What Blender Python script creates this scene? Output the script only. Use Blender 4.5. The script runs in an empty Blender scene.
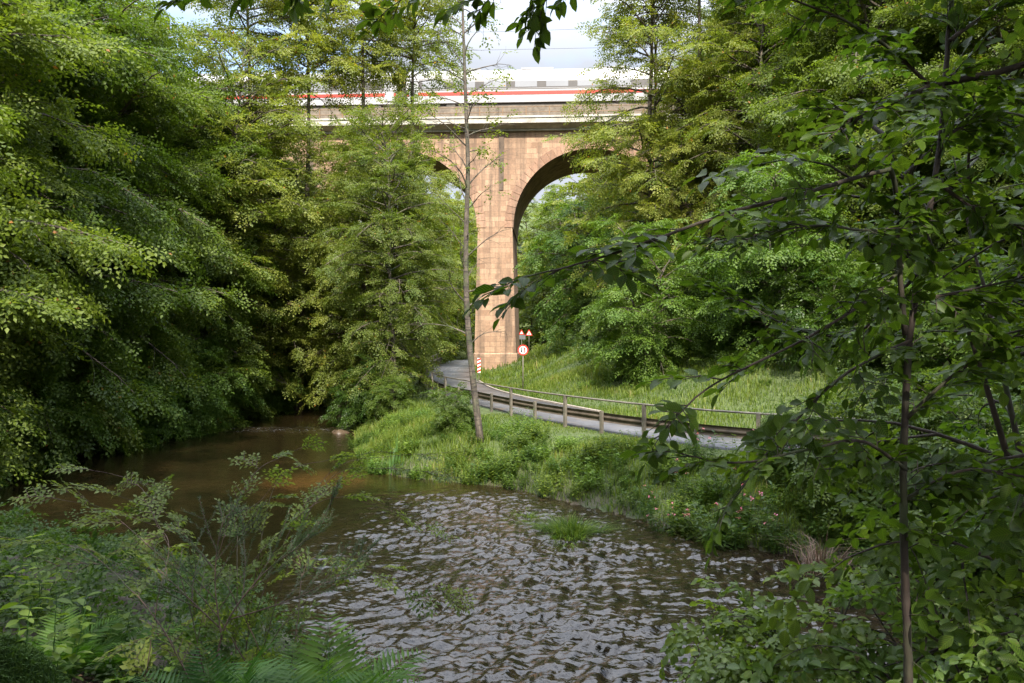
import bpy, math, random
import numpy as np
rng = np.random.default_rng(11)
random.seed(5)
PI = math.pi
sc = bpy.context.scene
col = sc.collection
# ------------------------------------------------------------------ camera, sky, sun, exposure
CAMZ, F, HY = 4.5, 720.0, 341.5
cam = bpy.data.cameras.new("camera"); cam_o = bpy.data.objects.new("camera", cam); col.objects.link(cam_o)
cam.sensor_width = 36; cam.lens = 720/1024*36; cam.clip_start = 0.05; cam.clip_end = 2000
cam_o.location = (0, 0, CAMZ); cam_o.rotation_euler = (PI/2, 0, 0)
sc.camera = cam_o
SUN_AZ, SUN_EL = 176.0, 45.0            # compass bearing (from +Y towards +X) and height
EXPOSURE = 1.7
w = bpy.data.worlds.new("World"); sc.world = w; w.use_nodes = True
nt = w.node_tree; bg = nt.nodes["Background"]
sky = nt.nodes.new("ShaderNodeTexSky"); sky.sky_type = 'NISHITA'; sky.sun_disc = False
sky.sun_elevation = math.radians(SUN_EL); sky.sun_rotation = math.radians(SUN_AZ)
sky.air_density = 1.0; sky.dust_density = 2.0
tc = nt.nodes.new("ShaderNodeTexCoord")
nz = nt.nodes.new("ShaderNodeTexNoise"); nz.inputs['Scale'].default_value = 2.2; nz.inputs['Detail'].default_value = 6
mp = nt.nodes.new("ShaderNodeMapping"); mp.inputs['Scale'].default_value = (1, 1, 2.6)
nt.links.new(tc.outputs['Generated'], mp.inputs['Vector']); nt.links.new(mp.outputs[0], nz.inputs['Vector'])
rp = nt.nodes.new("ShaderNodeValToRGB"); rp.color_ramp.elements[0].position = .36; rp.color_ramp.elements[1].position = .5
nt.links.new(nz.outputs['Fac'], rp.inputs['Fac'])
nz2 = nt.nodes.new("ShaderNodeTexNoise"); nz2.inputs['Scale'].default_value = 5; nz2.inputs['Detail'].default_value = 5
nt.links.new(mp.outputs[0], nz2.inputs['Vector'])
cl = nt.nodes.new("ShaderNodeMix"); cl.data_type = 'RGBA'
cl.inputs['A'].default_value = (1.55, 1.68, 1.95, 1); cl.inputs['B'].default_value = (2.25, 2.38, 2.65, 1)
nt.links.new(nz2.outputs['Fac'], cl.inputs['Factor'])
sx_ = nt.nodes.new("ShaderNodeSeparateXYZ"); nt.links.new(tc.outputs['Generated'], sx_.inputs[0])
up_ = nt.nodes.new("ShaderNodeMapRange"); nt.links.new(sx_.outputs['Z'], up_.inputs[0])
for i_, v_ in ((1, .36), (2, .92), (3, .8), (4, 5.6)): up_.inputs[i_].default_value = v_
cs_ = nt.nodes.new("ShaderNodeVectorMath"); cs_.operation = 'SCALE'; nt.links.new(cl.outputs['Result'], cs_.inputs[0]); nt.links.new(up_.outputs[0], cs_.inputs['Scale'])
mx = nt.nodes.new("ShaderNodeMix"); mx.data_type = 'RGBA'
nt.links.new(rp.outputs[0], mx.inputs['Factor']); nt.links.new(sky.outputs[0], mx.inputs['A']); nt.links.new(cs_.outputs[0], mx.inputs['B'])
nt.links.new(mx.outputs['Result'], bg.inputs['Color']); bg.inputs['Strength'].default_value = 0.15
sl = bpy.data.lights.new("sun", 'SUN'); so = bpy.data.objects.new("sun", sl); col.objects.link(so)
sl.energy = 3.15; sl.angle = math.radians(.6); sl.color = (1, .93, .8)
az, el = math.radians(SUN_AZ), math.radians(SUN_EL)
from mathutils import Vector
so.rotation_euler = Vector((math.sin(az)*math.cos(el), math.cos(az)*math.cos(el), math.sin(el))).to_track_quat('Z', 'Y').to_euler()
sc.view_settings.view_transform = 'Standard'; sc.view_settings.look = 'None'; sc.view_settings.gamma = 1
sc.view_settings.use_curve_mapping = False; sc.view_settings.exposure = EXPOSURE
sc.render.engine = 'CYCLES'
cy = sc.cycles; cy.max_bounces = 9; cy.diffuse_bounces = 5; cy.glossy_bounces = 3; cy.transmission_bounces = 5; cy.transparent_max_bounces = 4
cy.use_denoising = True; cy.denoising_prefilter = 'NONE'; cy.caustics_reflective = False; cy.caustics_refractive = False; cy.sample_clamp_indirect = 6
try: cy.denoiser = 'OPENIMAGEDENOISE'
except Exception: pass

# ------------------------------------------------------------------ numeric helpers
def P(px, d): return (px-512)*d/F
def P3(px, py, d): return np.array([(px-512)*d/F, d, CAMZ-(py-HY)*d/F])
def _h(ix, iy, s):
    n = (ix.astype(np.int64)*374761393 + iy.astype(np.int64)*668265263 + s*982451653) & 0xffffffff
    n = ((n ^ (n >> 13))*1274126177) & 0xffffffff
    return ((n ^ (n >> 16)) & 0xffff)/65535.0
def vnoise(x, y, s=0):
    xi, yi = np.floor(x), np.floor(y); fx, fy = x-xi, y-yi
    fx = fx*fx*fx*(fx*(fx*6-15)+10); fy = fy*fy*fy*(fy*(fy*6-15)+10)
    a, b, c, d = _h(xi, yi, s), _h(xi+1, yi, s), _h(xi, yi+1, s), _h(xi+1, yi+1, s)
    return (a*(1-fx)+b*fx)*(1-fy)+(c*(1-fx)+d*fx)*fy
def fbm(x, y, s=0, o=4):
    v = 0; a = .5
    for k in range(o):
        v = v+a*(vnoise(x, y, s+k*17)-.5); x = x*2.03+11.3; y = y*2.03-7.7; a *= .5
    return v
def sstep(a, b, x):
    t = np.clip((x-a)/(b-a), 0, 1); return t*t*(3-2*t)
def spl(x, k=1.5): return np.logaddexp(0, x/k)*k
def smin(a, b, k=.35):
    h = np.clip(.5+.5*(b-a)/k, 0, 1); return b*(1-h)+a*h-k*h*(1-h)
def resample(pts, step):
    pts = np.asarray(pts, float); n = len(pts); out = []
    for i in range(n-1):
        p0, p1, p2, p3 = pts[max(i-1, 0)], pts[i], pts[i+1], pts[min(i+2, n-1)]
        m = max(2, int(np.linalg.norm(p2-p1)/(step*.25)))
        t = np.linspace(0, 1, m, endpoint=False)[:, None]
        out.append(.5*((2*p1)+(-p0+p2)*t+(2*p0-5*p1+4*p2-p3)*t*t+(-p0+3*p1-3*p2+p3)*t**3))
    c = np.vstack(out+[pts[-1:]])
    s = np.r_[0, np.cumsum(np.linalg.norm(np.diff(c, axis=0), axis=1))]
    q = np.linspace(0, s[-1], max(2, int(round(s[-1]/step))+1))
    return np.stack([np.interp(q, s, c[:, k]) for k in range(c.shape[1])], 1)
def poly_dist(x, y, line):
    """distance to a polyline, signed by side (+ = right of its direction)"""
    best = np.full(x.shape, 1e9); sg = np.ones(x.shape)
    for (ax, ay), (bx, by) in zip(line[:-1], line[1:]):
        dx, dy = bx-ax, by-ay; L = dx*dx+dy*dy
        t = np.clip(((x-ax)*dx+(y-ay)*dy)/L, 0, 1)
        d = np.hypot(x-ax-t*dx, y-ay-t*dy)
        c = (x-ax)*dy-(y-ay)*dx
        m = d < best-1e-9
        best = np.where(m, d, best); sg = np.where(m, np.sign(c), sg)
    return best*np.where(sg == 0, 1, sg)
BANK_A = resample([(-24, 110), (-19.5, 76), (-16.5, 60), (-14.9, 52), (-15.7, 45), (-16.5, 37), (-16.9, 30), (-17, 24), (-15, 19.5), (-11, 16.6), (-7, 14.6), (-4.6, 12.6),
                   (-3, 10.6), (-1.6, 9.0), (.2, 7.9), (2.5, 7.2), (4.5, 6.8), (7, 6.2), (10, 5.4), (16, 4), (24, 0), (34, -8)], 1.0)
BANK_B = resample([(-20, 110), (-14.5, 76), (-12.4, 60), (-11.4, 52), (-9.9, 45), (-8.6, 39), (-7.6, 35), (-6.6, 30), (-5.3, 26), (-4.6, 24.6), (-2.7, 23.3), (-.4, 22.3),
                   (2.2, 19.6), (3.6, 17.9), (5.65, 15.4), (8, 13.9), (11, 12.6), (16, 11), (24, 8), (36, 1)], 1.0)
RIVER = np.vstack([BANK_A, BANK_B[::-1]])
def in_poly(x, y, poly):
    ins = np.zeros(x.shape, bool); n = len(poly); j = n-1
    for i in range(n):
        xi, yi = poly[i]; xj, yj = poly[j]
        if yi != yj:
            ins ^= ((yi > y) != (yj > y)) & (x < (xj-xi)*(y-yi)/(yj-yi)+xi)
        j = i
    return ins
ROAD = resample([(60, 0), (42, 8), (27, 14), (15, 18.4), (10.2, 20.7), (7.7, 22.4), (5.5, 25.1), (2.75, 29.3), (.2, 34.6), (-1.6, 38.8), (-3.0, 43.5), (-4.1, 50), (-4.9, 58), (-5.5, 68), (-5.7, 78), (-4.6, 92), (-1, 106), (5, 118)], .6)
def road_z(y): return 1.35+np.clip((y-24)/45, 0, 1.3)*.68
def ground_z(x, y, detail=True):
    x = np.asarray(x, float); y = np.asarray(y, float)
    a = np.abs(poly_dist(x, y, BANK_A)); b = np.abs(poly_dist(x, y, BANK_B)); ins = in_poly(x, y, RIVER)
    sd = np.minimum(a, b)
    n1 = fbm(x*.22, y*.22, 3, 4); n2 = fbm(x*1.3, y*1.3, 9, 3) if detail else 0
    # bank A: the camera's bank and the left hillside
    N = np.clip(2.75-.17*(y-3.2), .7, 2.95)
    HA = N+.62*spl(-17.6-x, 1.2)+.9*n1+.18*n2
    HA = np.minimum(HA+.5*spl(y-100, 4), 40+3*n1)
    zA = smin(HA, .5*sd-.08+.25*n2, .5)
    # bank B: road, verge and right hillside
    dr = poly_dist(x, y, ROAD)
    far = dr           # + = right of travel; the road runs right-to-left then away, so + is the hill side
    HB = 1.3+.27*np.clip(far-2.2, 0, 9)+.66*spl(far-9.5, 1.2)+.55*spl(y-108, 4)+np.where(far > 2, .9, .25)*n1+.12*n2
    HB = np.minimum(HB, 40+4*n1)
    rz = road_z(y); wgt = 1-sstep(2.0, 3.6, np.abs(dr))
    HB = HB*(1-wgt)+(rz-.06)*wgt
    zB = smin(HB, .62*sd-.06+.2*n2, .4)
    z = np.where(a < b, zA, zB)
    return np.where(ins, -.12-.55*sstep(0, 1.6, sd)+.1*n2, z)
def gz(x, y): return float(ground_z(np.array([x]), np.array([y]))[0])

# ------------------------------------------------------------------ object helpers
def tag(o, label=None, cat=None, group=None, kind=None):
    if label: o['label'] = label
    if cat: o['category'] = cat
    if group: o['group'] = group
    if kind: o['kind'] = kind
    return o
def empty(name, loc=(0, 0, 0), rz=0, s=1, **k):
    o = bpy.data.objects.new(name, None); col.objects.link(o); o.location = loc; o.rotation_euler = (0, 0, rz); o.scale = (s, s, s)
    o.empty_display_size = .2
    return tag(o, **k)
def link(name, me, parent=None, loc=None, rz=0, s=1):
    o = bpy.data.objects.new(name, me); col.objects.link(o)
    if parent: o.parent = parent
    if loc is not None: o.location = loc
    if rz: o.rotation_euler = (0, 0, rz)
    if s != 1: o.scale = (s, s, s)
    return o
def mesh_np(name, V, faces, mat, tint=None, smooth=False, attrs=None):
    """faces: list of (m,k) int arrays"""
    me = bpy.data.meshes.new(name)
    V = np.asarray(V, np.float32)
    me.vertices.add(len(V)); me.vertices.foreach_set('co', V.ravel())
    faces = [np.asarray(f, np.int32) for f in faces if len(f)]
    tot = np.concatenate([np.full(len(f), f.shape[1], np.int32) for f in faces])
    li = np.concatenate([f.ravel() for f in faces])
    me.loops.add(len(li)); me.loops.foreach_set('vertex_index', li)
    me.polygons.add(len(tot)); st = np.r_[0, np.cumsum(tot)[:-1]].astype(np.int32)
    me.polygons.foreach_set('loop_start', st)
    try: me.polygons.foreach_set('loop_total', tot)
    except Exception: pass
    if smooth: me.polygons.foreach_set('use_smooth', np.ones(len(tot), bool))
    if tint is not None:
        at = me.attributes.new('tint', 'FLOAT', 'POINT'); at.data.foreach_set('value', np.asarray(tint, np.float32))
    for k, v in (attrs or {}).items():
        at = me.attributes.new(k, 'FLOAT', 'POINT'); at.data.foreach_set('value', np.asarray(v, np.float32))
    if mat: me.materials.append(mat)
    me.update(calc_edges=True); me.validate()
    return me
class MB:
    def __init__(s): s.v = []; s.f = []; s.t = []
    def add(s, v, f, t=0.5):
        b = len(s.v); s.v += [tuple(map(float, p)) for p in v]; s.f += [tuple(i+b for i in q) for q in f]; s.t += [t]*len(v)
    def box(s, x0, x1, y0, y1, z0, z1, t=.5):
        s.add([(x0,y0,z0),(x1,y0,z0),(x1,y1,z0),(x0,y1,z0),(x0,y0,z1),(x1,y0,z1),(x1,y1,z1),(x0,y1,z1)],
              [(3,2,1,0),(4,5,6,7),(0,1,5,4),(1,2,6,5),(2,3,7,6),(3,0,4,7)], t)
    def taper(s, a, b, t=.5):
        """a,b = (x0,x1,y0,y1,z)"""
        v = []
        for (x0, x1, y0, y1, z) in (a, b): v += [(x0,y0,z),(x1,y0,z),(x1,y1,z),(x0,y1,z)]
        s.add(v, [(3,2,1,0),(4,5,6,7),(0,1,5,4),(1,2,6,5),(2,3,7,6),(3,0,4,7)], t)
    def tube(s, pts, r, n=6, t=.5, cap=True):
        pts = np.asarray(pts, float); k = len(pts); r = np.broadcast_to(np.asarray(r, float), (k,))
        T = np.gradient(pts, axis=0); T /= np.linalg.norm(T, axis=1)[:, None]+1e-9
        up = np.array([0, 0, 1.]) if abs(T[:, 2]).mean() < .8 else np.array([1., 0, 0])
        A = np.cross(T, up); A /= np.linalg.norm(A, axis=1)[:, None]+1e-9; B = np.cross(T, A)
        an = np.arange(n)/n*2*PI
        V = pts[:, None]+r[:, None, None]*(A[:, None]*np.cos(an)[None, :, None]+B[:, None]*np.sin(an)[None, :, None])
        f = []
        for i in range(k-1):
            for j in range(n):
                j2 = (j+1) % n; f.append((i*n+j, (i+1)*n+j, (i+1)*n+j2, i*n+j2))
        if cap: f += [tuple(range(n)), tuple(range(k*n-1, (k-1)*n-1, -1))]
        s.add(V.reshape(-1, 3), f, t)
    def sweep(s, pts, side, prof, t=.5):
        """profile of (offset along side, z) swept along pts"""
        k, n = len(pts), len(prof); V = []
        for p, sd in zip(pts, side):
            for (a, b) in prof: V.append((p[0]+sd[0]*a, p[1]+sd[1]*a, p[2]+b))
        f = [(i*n+j, (i+1)*n+j, (i+1)*n+(j+1) % n, i*n+(j+1) % n) for i in range(k-1) for j in range(n)]
        f += [tuple(range(n)), tuple(range(k*n-1, (k-1)*n-1, -1))]
        s.add(V, f, t)
    def disc(s, c, r0, r1, y0, y1, n=40, t=.5):
        """ring/disc in the xz plane, front at y0 back at y1"""
        a = np.arange(n)/n*2*PI; V = []
        for (r, y) in ((r1, y0), (r0, y0), (r1, y1), (r0, y1)):
            V += [(c[0]+r*math.cos(q), y, c[2]+r*math.sin(q)) for q in a]
        f = []
        for j in range(n):
            k = (j+1) % n
            f += [(j, n+j, n+k, k), (2*n+k, 3*n+k, 3*n+j, 2*n+j), (j, k, 2*n+k, 2*n+j)]
            if r0 > 1e-4: f.append((n+k, n+j, 3*n+j, 3*n+k))
        s.add(V, f, t)
    def prism(s, xz, y0, y1, t=.5):
        n = len(xz); V = [(x, y0, z) for x, z in xz]+[(x, y1, z) for x, z in xz]
        s.add(V, [tuple(range(n)), tuple(range(2*n-1, n-1, -1))]+[(i, n+i, n+(i+1) % n, (i+1) % n) for i in range(n)], t)
    def mesh(s, name, mat, uv=False, smooth=False):
        me = bpy.data.meshes.new(name); me.from_pydata(s.v, [], s.f)
        at = me.attributes.new('tint', 'FLOAT', 'POINT'); at.data.foreach_set('value', np.array(s.t, np.float32))
        if mat: me.materials.append(mat)
        if smooth: me.polygons.foreach_set('use_smooth', np.ones(len(me.polygons), bool))
        if uv:
            l = me.uv_layers.new(name='UVMap')
            for p in me.polygons:
                n = p.normal
                for i in p.loop_indices:
                    c = me.vertices[me.loops[i].vertex_index].co
                    l.data[i].uv = (c.x, c.y) if abs(n.z) > .75 else ((c.x, c.z) if abs(n.y) > abs(n.x) else (c.y+.37, c.z))
        me.update(); return me
    def build(s, name, mat, parent=None, uv=False, smooth=False):
        return link(name, s.mesh(name, mat, uv, smooth), parent)

# ------------------------------------------------------------------ materials
def mat_new(name):
    m = bpy.data.materials.new(name); m.use_nodes = True
    return m, m.node_tree, m.node_tree.nodes['Principled BSDF']
def node(nt, t, **k):
    n = nt.nodes.new('ShaderNode'+t)
    for a, v in k.items():
        if a in n.inputs: n.inputs[a].default_value = v
        else: setattr(n, a, v)
    return n
def mixc(nt, fac, A, B, blend='MIX'):
    m = nt.nodes.new('ShaderNodeMix'); m.data_type = 'RGBA'; m.blend_type = blend
    for key, v in (('Factor', fac), ('A', A), ('B', B)):
        if isinstance(v, (int, float)): m.inputs[key].default_value = v
        elif isinstance(v, tuple): m.inputs[key].default_value = v+(1,) if len(v) == 3 else v
        else: nt.links.new(v, m.inputs[key])
    return m.outputs['Result']
def ramp(nt, src, p0, p1, c0=(0, 0, 0), c1=(1, 1, 1)):
    r = nt.nodes.new('ShaderNodeValToRGB'); e = r.color_ramp.elements
    e[0].position, e[1].position = p0, p1; e[0].color = c0+(1,); e[1].color = c1+(1,)
    nt.links.new(src, r.inputs[0]); return r.outputs[0]
def noise(nt, scale, detail=4, vec=None, rough=.55, dist=0):
    n = nt.nodes.new('ShaderNodeTexNoise'); n.inputs['Scale'].default_value = scale; n.inputs['Detail'].default_value = detail
    n.inputs['Roughness'].default_value = rough; n.inputs['Distortion'].default_value = dist
    if vec is not None: nt.links.new(vec, n.inputs['Vector'])
    return n.outputs['Fac']
def objco(nt): return nt.nodes.new('ShaderNodeTexCoord').outputs['Object']
def geoco(nt): return nt.nodes.new('ShaderNodeNewGeometry').outputs['Position']
def bump(nt, bs, h, strength=.4, dist=.02):
    b = nt.nodes.new('ShaderNodeBump'); b.inputs['Strength'].default_value = strength; b.inputs['Distance'].default_value = dist
    nt.links.new(h, b.inputs['Height']); nt.links.new(b.outputs[0], bs.inputs['Normal'])
def attr(nt, name): 
    a = nt.nodes.new('ShaderNodeAttribute'); a.attribute_name = name; return a.outputs['Fac']

def leaf_mat(name, lo, hi, trans=.45, rough=.5, rare=None, vary=.25, spec=.28, vein=False):
    m, nt, bs = mat_new(name)
    t = attr(nt, 'tint')
    c = ramp(nt, t, .08, .92, lo, hi)
    if rare: c = mixc(nt, ramp(nt, t, .972, .98), c, rare)
    if vein:
        def mth(op, a, b_=None):
            n = nt.nodes.new('ShaderNodeMath'); n.operation = op
            for i_, q in enumerate((a, b_)):
                if q is None: continue
                if isinstance(q, (int, float)): n.inputs[i_].default_value = q
                else: nt.links.new(q, n.inputs[i_])
            return n.outputs[0]
        lv = mth('ABSOLUTE', attr(nt, 'lv')); ph_ = mth('SUBTRACT', attr(nt, 'lu'), mth('MULTIPLY', lv, .55))
        rib = mth('POWER', mth('ABSOLUTE', mth('SINE', mth('MULTIPLY', ph_, 27.0))), 6.0)
        mid = mth('LESS_THAN', lv, .025); vn = mth('MAXIMUM', mth('MULTIPLY', mth('SUBTRACT', 1.0, rib), .0), mth('MAXIMUM', mid, rib))
        c = mixc(nt, mth('MULTIPLY', vn, .45), c, tuple(q*1.9 for q in hi))
        c = mixc(nt, mth('MULTIPLY', ramp(nt, noise(nt, 60, 3, objco(nt)), .6, .72), .5), c, (.12, .09, .03))
    oi = nt.nodes.new('ShaderNodeObjectInfo')
    hs = nt.nodes.new('ShaderNodeHueSaturation'); nt.links.new(c, hs.inputs['Color'])
    mr = node(nt, 'MapRange'); nt.links.new(oi.outputs['Random'], mr.inputs[0]); mr.inputs[3].default_value = 1-vary; mr.inputs[4].default_value = 1+vary
    nt.links.new(mr.outputs[0], hs.inputs['Value'])
    mr2 = node(nt, 'MapRange'); nt.links.new(oi.outputs['Random'], mr2.inputs[0]); mr2.inputs[3].default_value = .515; mr2.inputs[4].default_value = .485
    nt.links.new(mr2.outputs[0], hs.inputs['Hue'])
    nt.links.new(hs.outputs[0], bs.inputs['Base Color']); bs.inputs['Roughness'].default_value = rough
    bs.inputs['Specular IOR Level'].default_value = spec
    tr = nt.nodes.new('ShaderNodeBsdfTranslucent')
    tcol = mixc(nt, 1.0, hs.outputs[0], (1.7, 1.75, .7), 'MULTIPLY'); nt.links.new(tcol, tr.inputs['Color'])
    mx = nt.nodes.new('ShaderNodeMixShader'); mx.inputs[0].default_value = trans
    nt.links.new(bs.outputs[0], mx.inputs[1]); nt.links.new(tr.outputs[0], mx.inputs[2])
    nt.links.new(mx.outputs[0], nt.nodes['Material Output'].inputs[0])
    return m
M = {}
M['leaf'] = leaf_mat('broad_leaf', (.06, .098, .012), (.125, .17, .024), rare=(.25, .12, .03))
M['leaf_deep'] = leaf_mat('deep_green_leaf', (.05, .092, .013), (.105, .155, .026), rough=.45)
M['leaf_yellow'] = leaf_mat('yellow_green_leaf', (.095, .135, .02), (.2, .22, .04), rare=(.32, .15, .03), trans=.42)
M['leaf_fresh'] = leaf_mat('fresh_green_leaf', (.062, .118, .016), (.125, .19, .028), trans=.4)
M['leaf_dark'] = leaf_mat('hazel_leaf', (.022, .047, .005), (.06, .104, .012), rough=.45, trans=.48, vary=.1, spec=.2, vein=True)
M['leaf_round'] = leaf_mat('round_leaf', (.042, .083, .015), (.1, .15, .028), rough=.4, vary=.15, spec=.35, vein=True)
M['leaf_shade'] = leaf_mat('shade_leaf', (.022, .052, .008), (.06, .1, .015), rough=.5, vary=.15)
M['leaf_shrub'] = leaf_mat('shrub_leaf', (.042, .083, .015), (.095, .14, .025), rough=.36, vary=.2)
M['fern'] = leaf_mat('fern_frond', (.03, .09, .01), (.07, .15, .02), rough=.5, vary=.25)
M['grass'] = leaf_mat('grass_blade', (.045, .095, .012), (.17, .215, .038), rough=.5, rare=(.3, .25, .1), vary=.1)
M['reed'] = leaf_mat('reed_blade', (.06, .13, .04), (.1, .19, .06), rough=.4, vary=.1)
M['needle'] = leaf_mat('spruce_needle', (.03, .07, .028), (.07, .125, .05), trans=.2, rough=.45, vary=.1)
M['moss'] = leaf_mat('moss_tuft', (.025, .06, .01), (.06, .105, .018), trans=.25, rough=.7, vary=.15)
M['petal'] = leaf_mat('pink_petal', (.5, .12, .2), (.7, .3, .38), trans=.3, vary=.1)
def bark_mat(name, a, b, sc_=6, birch=False):
    m, nt, bs = mat_new(name); v = objco(nt)
    mp = node(nt, 'Mapping'); mp.inputs['Scale'].default_value = (1, 1, .25); nt.links.new(v, mp.inputs[0])
    n = noise(nt, sc_, 6, mp.outputs[0], .65)
    c = ramp(nt, n, .35, .68, a, b)
    n2 = noise(nt, 1.7, 4, v)
    c = mixc(nt, ramp(nt, n2, .5, .72), c, (.05, .07, .025))
    if birch:
        mp2 = node(nt, 'Mapping'); mp2.inputs['Scale'].default_value = (2, 2, 14); nt.links.new(v, mp2.inputs[0])
        c = mixc(nt, ramp(nt, noise(nt, 1.5, 3, mp2.outputs[0]), .56, .62), c, (.03, .025, .02))
    nt.links.new(c, bs.inputs['Base Color']); bs.inputs['Roughness'].default_value = .85
    bump(nt, bs, n, .7, .02); return m
M['bark'] = bark_mat('bark', (.035, .028, .02), (.13, .1, .075))
M['bark_grey'] = bark_mat('grey_bark', (.025, .02, .016), (.15, .12, .09), 11, True)
M['twig'] = bark_mat('twig_bark', (.012, .008, .006), (.045, .03, .022), 14)
M['deadwood'] = bark_mat('dead_wood', (.03, .024, .02), (.13, .11, .09), 10)
M['redtwig'] = bark_mat('reddish_twig', (.035, .02, .014), (.1, .06, .042), 14)

def stone_mat(name, brick=True, c1=(.43, .315, .215), c2=(.25, .165, .108), bw=1.0, rh=.5):
    m, nt, bs = mat_new(name); uv = nt.nodes.new('ShaderNodeTexCoord').outputs['UV']; ob = objco(nt)
    br = nt.nodes.new('ShaderNodeTexBrick'); nt.links.new(uv, br.inputs['Vector'])
    br.inputs['Scale'].default_value = 1; br.inputs['Brick Width'].default_value = bw; br.inputs['Row Height'].default_value = rh
    br.inputs['Mortar Size'].default_value = .022; br.inputs['Mortar Smooth'].default_value = .3
    br.inputs['Color1'].default_value = c1+(1,); br.inputs['Color2'].default_value = c2+(1,); br.inputs['Mortar'].default_value = (.22, .15, .11, 1)
    c = br.outputs['Color'] if brick else mixc(nt, attr(nt, 'tint'), c1, c2)
    n = noise(nt, .35, 6, ob, .6); n2 = noise(nt, 5, 6, ob, .65)
    c = mixc(nt, ramp(nt, n, .4, .66), c, (.5, .36, .25), 'MIX') if False else mixc(nt, .25, c, ramp(nt, n, .35, .7, (.24, .155, .11), (.5, .37, .27)))
    mp = node(nt, 'Mapping'); mp.inputs['Scale'].default_value = (1.4, 1.4, .09); nt.links.new(ob, mp.inputs[0])
    c = mixc(nt, ramp(nt, noise(nt, 1.2, 5, mp.outputs[0]), .44, .7), c, (.13, .095, .07))
    c = mixc(nt, .35, c, ramp(nt, n2, .3, .7, (.16, .1, .07), (.75, .55, .42)), 'OVERLAY')
    nt.links.new(c, bs.inputs['Base Color']); bs.inputs['Roughness'].default_value = .85
    bump(nt, bs, mixc(nt, .5, br.outputs['Fac'], n2) if brick else n2, .5, .03); return m
M['stone'] = stone_mat('sandstone_blocks')
M['ring'] = stone_mat('sandstone_voussoirs', False, (.42, .28, .2), (.22, .13, .088))
def plain(name, c, rough=.6, metal=0, ns=6, amt=.3, dark=None, bmp=.15, spec=.5):
    m, nt, bs = mat_new(name); ob = objco(nt)
    n = noise(nt, ns, 5, ob, .6)
    d = dark or tuple(x*(1-amt) for x in c); h = tuple(min(1, x*(1+amt*.5)) for x in c)
    nt.links.new(ramp(nt, n, .3, .7, d, h), bs.inputs['Base Color'])
    bs.inputs['Roughness'].default_value = rough; bs.inputs['Metallic'].default_value = metal; bs.inputs['Specular IOR Level'].default_value = spec
    if bmp: bump(nt, bs, n, bmp, .01)
    return m
M['concrete'] = plain('deck_concrete', (.42, .39, .34), .85, ns=1.2, amt=.4)
M['ballast'] = plain('ballast_wall', (.16, .13, .1), .9, ns=2, amt=.5)
M['rust'] = plain('rusty_rail', (.2, .12, .06), .7, .2, 4, .5)
M['train'] = plain('train_white', (.38, .37, .375), .3, 0, .6, .06, bmp=0)
M['stripe'] = plain('red_stripe', (.42, .035, .02), .35, 0, 1, .08, bmp=0)
M['pane'] = plain('train_pane', (.2, .205, .215), .12, 0, .3, .1, bmp=0)
M['pillar'] = plain('window_pillar', (.05, .043, .038), .3, 0, 1, .2, bmp=0)
M['door'] = plain('grey_door', (.28, .28, .285), .35, 0, 2, .15, bmp=0)
M['under'] = plain('underframe', (.07, .06, .05), .7, 0, 2, .4)
M['galv'] = plain('weathered_galvanised_steel', (.18, .158, .125), .55, .3, 3, .4)
M['beam'] = plain('weathered_guard_rail', (.1, .078, .055), .55, .25, 2.5, .5)
M['signwhite'] = plain('sign_white', (.78, .76, .72), .5, 0, 3, .08, bmp=0)
M['signred'] = plain('sign_red', (.6, .03, .02), .45, 0, 3, .1, bmp=0)
M['signblack'] = plain('sign_black', (.02, .02, .022), .5, 0, 3, .1, bmp=0)
M['signgrey'] = plain('sign_back_grey', (.16, .17, .18), .5, .3, 3, .15, bmp=0)
M['kerb'] = plain('kerb_stone', (.27, .23, .19), .85, 0, 4, .35)
M['rock'] = plain('wet_rock', (.085, .058, .036), .45, 0, 5, .5, bmp=.5)
M['stain'] = plain('stained_channel', (.12, .085, .062), .85, 0, 1.5, .5)
M['wire'] = plain('overhead_wire', (.05, .05, .055), .6, .4, 1, .1, bmp=0)
def road_mat():
    m, nt, bs = mat_new('asphalt'); v = geoco(nt)
    n = noise(nt, .5, 5, v); n2 = noise(nt, 40, 3, v)
    c = ramp(nt, n, .35, .68, (.055, .055, .06), (.11, .108, .112))
    c = mixc(nt, ramp(nt, noise(nt, 1.6, 5, v), .56, .72), c, (.12, .09, .06))
    c = mixc(nt, .3, c, ramp(nt, n2, .3, .7), 'OVERLAY')
    nt.links.new(c, bs.inputs['Base Color']); bs.inputs['Roughness'].default_value = .45; bump(nt, bs, n2, .2, .01); return m
M['road'] = road_mat()
def ground_mat():
    m, nt, bs = mat_new('forest_floor'); v = geoco(nt)
    n = noise(nt, .6, 6, v); n2 = noise(nt, 9, 6, v, .7); n3 = noise(nt, 38, 4, v, .7)
    c = ramp(nt, n2, .32, .7, (.018, .013, .009), (.075, .052, .035))
    c = mixc(nt, .6, c, ramp(nt, n3, .35, .7, (.012, .009, .007), (.14, .11, .085)))
    c = mixc(nt, ramp(nt, n, .46, .62), c, ramp(nt, n2, .35, .65, (.02, .035, .009), (.05, .08, .018)))
    c = mixc(nt, attr(nt, 'verge'), c, ramp(nt, n2, .3, .7, (.035, .055, .014), (.09, .115, .03)))
    nt.links.new(c, bs.inputs['Base Color']); bs.inputs['Roughness'].default_value = .9; bump(nt, bs, n3, .8, .03); return m
M['ground'] = ground_mat()
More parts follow.
